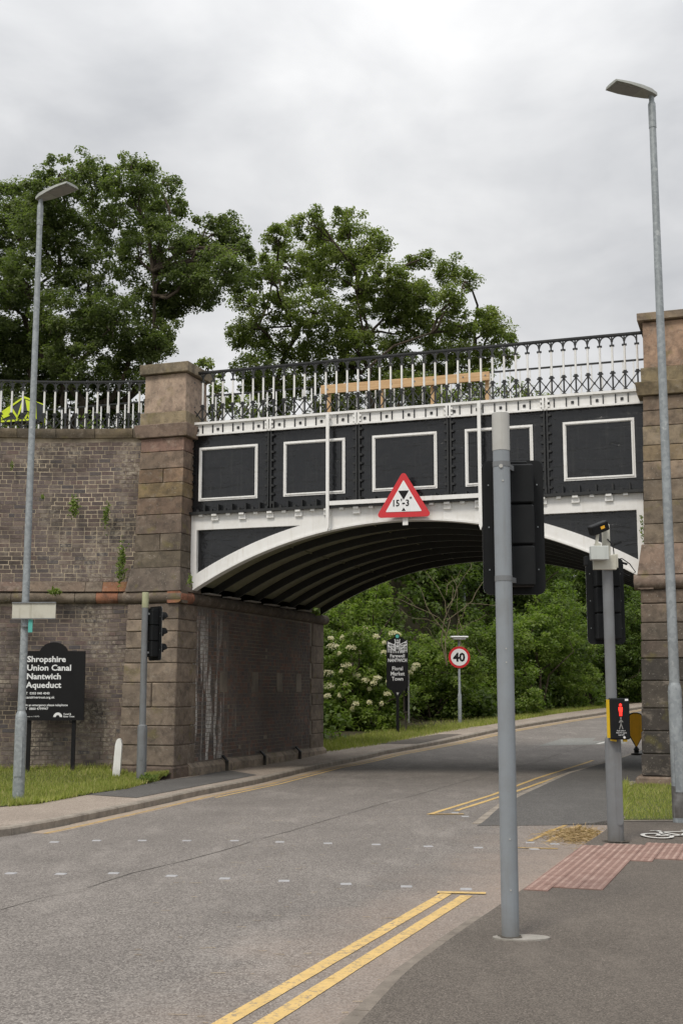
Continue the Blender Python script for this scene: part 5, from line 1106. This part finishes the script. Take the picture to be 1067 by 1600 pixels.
for a, b, r in [((698,1040),(695,905),.045),((698,1040),(700,960),.05),((697,980),(610,935),.03),((697,990),(640,900),.028),((697,960),(655,880),.03),((698,950),(735,880),.028),((698,970),(770,905),.028),((722,1040),(722,960),.035),((722,965),(800,930),.022),((700,1000),(625,950),.025),((690,1010),(660,980),.02),((722,985),(705,900),.02),((697,930),(720,890),.02),((650,950),(620,925),.014),((700,1005),(760,960),.02),((655,985),(640,1010),.014)]: tw(a, b, r)
m.build('branches', M['twig'], bb, True)
# hedge masses behind everything, on both banks
cl = []
for k in range(2600):
    y = random.uniform(35, 72); x = ip(GL, y)-(3.6 if y < 44 else 1.4)-abs(random.gauss(0, 8)); cl.append((x, y, hL(x, y)+random.uniform(0, .9 if y < 48 else 3.2), random.uniform(.4,.7)))
for k in range(260):
    s_k = random.uniform(-14, 0); n_k = random.uniform(7.8, 13); p = LW(s_k-.5, n_k)
    if p.x < ip(GL, p.y)-2.2: cl.append((p.x, p.y, hL(p.x, p.y)+random.uniform(0, 1.0), random.uniform(.3,.5)))
c, n, s, q = leafcloud(cl, 60, .19); tag(link('undergrowth', cloud_mesh('undergrowth', c, n, s, q, M['ivydk'], .6), kind='stuff'), 'dark undergrowth covering the bank beyond the arch', 'undergrowth')
cl = []
for k in range(500):
    y = random.uniform(31, 62); x = ip(KR2, y)+3.9+random.uniform(.8, 9); cl.append((x, y, hR(x, y)+random.uniform(0, 1.6), random.uniform(.5,.8)))
c, n, s, q = leafcloud(cl, 26, .26); tag(link('undergrowth', cloud_mesh('undergrowth', c, n, s, q, M['ivy'], .6), kind='stuff'), 'undergrowth on the bank behind the right pier', 'undergrowth')
cl = []
for k in range(420):
    s_k = random.uniform(-16, 5); p = LW(s_k, random.uniform(8.2, 12)); cl.append((p.x, p.y, 6.4+random.uniform(0, 1.5 if s_k < -2 else .8), random.uniform(.3,.55))) if hL(p.x, p.y) > 5 else None
for k in range(220):
    s_k = random.uniform(-18, -5.5); p = LW(s_k, random.uniform(8.2, 14)); cl.append((p.x, p.y, 6.4+random.uniform(0, 3.0), random.uniform(.4,.6)))
c, n, s, q = leafcloud(cl, 40, .15); tag(link('canal_side_hedge', cloud_mesh('canal_side_hedge', c, n, s, q, M['oak'], .6), kind='stuff'), 'low hedge on the far side of the canal behind the left railings', 'hedge')
# plants rooted in the walls
def tuft(label, px, py, rx, rz, Yw, n, ls, mat=M['elder']):
    c0_ = at(px, py, Yw); t = tag(link('wall_plant', None), label, 'wall plant'); bpy.data.objects.remove(t)
    k = n; cen = np.stack([rng.normal(size=k)*rx*.45, -np.abs(rng.normal(size=k))*.05, rng.normal(size=k)*rz*.45], 1); nr = rng.normal(size=(k,3))*.6; nr[:,1] -= .8; nr[:,2] += .3; nr /= np.linalg.norm(nr, axis=1)[:,None]
    tag(link('wall_plant', cloud_mesh('wall_plant', cen, nr, np.full(k, ls)*rng.uniform(.6,1.3,k), rng.uniform(0,1,k), mat, .45), loc=c0_), label, 'wall plant')
tuft('feathery green plant rooted high in the brick wall, left of centre', 117, 792, .09, .22, 24.0, 190, .07)
tuft('thin trailing plant in the brick wall beside the feathery one', 167, 805, .07, .26, 24.0, 170, .06)
tuft('tall leafy weed climbing beside the left stone pier', 191, 880, .10, .42, 23.85, 260, .075)
tuft('little round sprig on the brick wall near the lamp post', 68, 777, .04, .04, 24.05, 40, .05)
tuft('rosette weed growing on the brick wall ledge', 88, 925, .11, .07, 23.95, 70, .09)
tuft('small weed at the arch springing beside the left stone pier', 297, 908, .05, .13, 23.3, 70, .06)
tuft('ivy sprig hanging beside the white frame at the right stone pier', 1001, 825, .03, .28, 20.75, 40, .06)
tuft('weed on the roll moulding at the far end of the arch wall', 492, 958, .10, .08, 30.3, 60, .09)
tuft('green weed in the joint of the brick wall, upper left', 20, 727, .03, .10, 24.05, 40, .05)
tuft('weeds round the foot of the left signal pole', 232, 1215, .20, .07, 22.0, 150, .06)
tuft('weed at the foot of the plinth beside the black spout', 338, 1212, .12, .05, 25.2, 60, .07)

# litter on the road and footway
pts = []; N = 260
for _ in range(N):
    x = random.uniform(-1.5, 3.2); y = random.uniform(6.5, 17); z = G(x, y)-.1+.006
    if x > ip(KR1, y)-.05: continue
    pts.append((x, y, z))
N = len(pts); c0 = np.array(pts); a_ = rng.uniform(-.6, .6, N); dirs = np.stack([np.cos(a_), np.sin(a_)*.5, np.zeros(N)], 1); prp = np.stack([-dirs[:,1], dirs[:,0], np.zeros(N)], 1)
L_s = (rng.uniform(.01,.07,N)*rng.uniform(.3,1,N))[:,None]; V = np.stack([c0-dirs*L_s-prp*.003, c0-dirs*L_s+prp*.003, c0+dirs*L_s+prp*.004, c0+dirs*L_s-prp*.004], 1)
me = bpy.data.meshes.new('road_litter'); me.from_pydata(V.reshape(-1,3).tolist(), [], [(4*i,4*i+1,4*i+2,4*i+3) for i in range(N)]); me.materials.append(M['straw']); me.attributes.new('rnd','FLOAT','FACE').data.foreach_set('value', rng.uniform(0,1,N).astype(np.float32))
tag(link('road_litter', me, kind='stuff'), 'scattered bits of dry grass lying on the dusty side of the road', 'litter')

# dirt and moss gathered round the feet of posts
def dirt(parent, r0, r1, z=.006):
    m = MB(); n = 22; vs = []
    for k in range(n):
        a = 2*pi*k/n; q = r1*random.uniform(.7, 1.25); vs += [(r0*cos(a), r0*sin(a), z), (q*cos(a), q*sin(a), z)]
    m.add(vs, [(2*k, 2*k+1, (2*k+3) % (2*n), (2*k+2) % (2*n)) for k in range(n)]); m.build('dirt_ring', M['dirt'], parent)
M['dirt'] = m_mark('post_dirt', (.085,.075,.06), (.13,.115,.10), .5)
dirt(sp1, .05, .085, .009); dirt(sp2, .08, .13)
pts = []
for _ in range(2600):
    x = random.uniform(-8, -3.3); y0 = float(np.interp(x, gx, gy)); k = math.sin(x*5.3)+math.sin(x*13.7+1)
    if k < random.uniform(-1, 1.2): continue
    pts.append((x, y0-abs(random.gauss(0, .07)), G(x, y0)+.0))
for _ in range(1500):
    x = random.uniform(-8, -4.0); pts.append((x, wy(x)-.12-abs(random.gauss(0, .06)), hgl(x, wy(x))))
for _ in range(900):
    t_ = random.random(); x = 3.42+t_*1.2; y = 15.27+t_*4.9; pts.append((x-abs(random.gauss(0,.03)), y, G(x, y)+.01))
tag(link('verge_weeds', blades('verge_weeds', pts, .15, M['grass'], .10, .5), kind='stuff'), 'longer ragged grass and weeds along the edges of the verges', 'weeds')

for o in bpy.data.objects:
    if o.parent is None and o.get('label') and not o.get('group'):
        g_ = {'street_lamp': 'galvanised street lamps', 'traffic_signal': 'grey traffic signal poles', 'wall_plant': 'plants rooted in the masonry', 'iron_railing': 'black and white iron railings',
              'stone_pier': 'stone piers at the ends of the aqueduct', 'brick_wing_wall': 'brick wing walls', 'abutment_wall': 'abutment walls under the arch'}.get(o.name.split('.')[0])
        if g_: o['group'] = g_
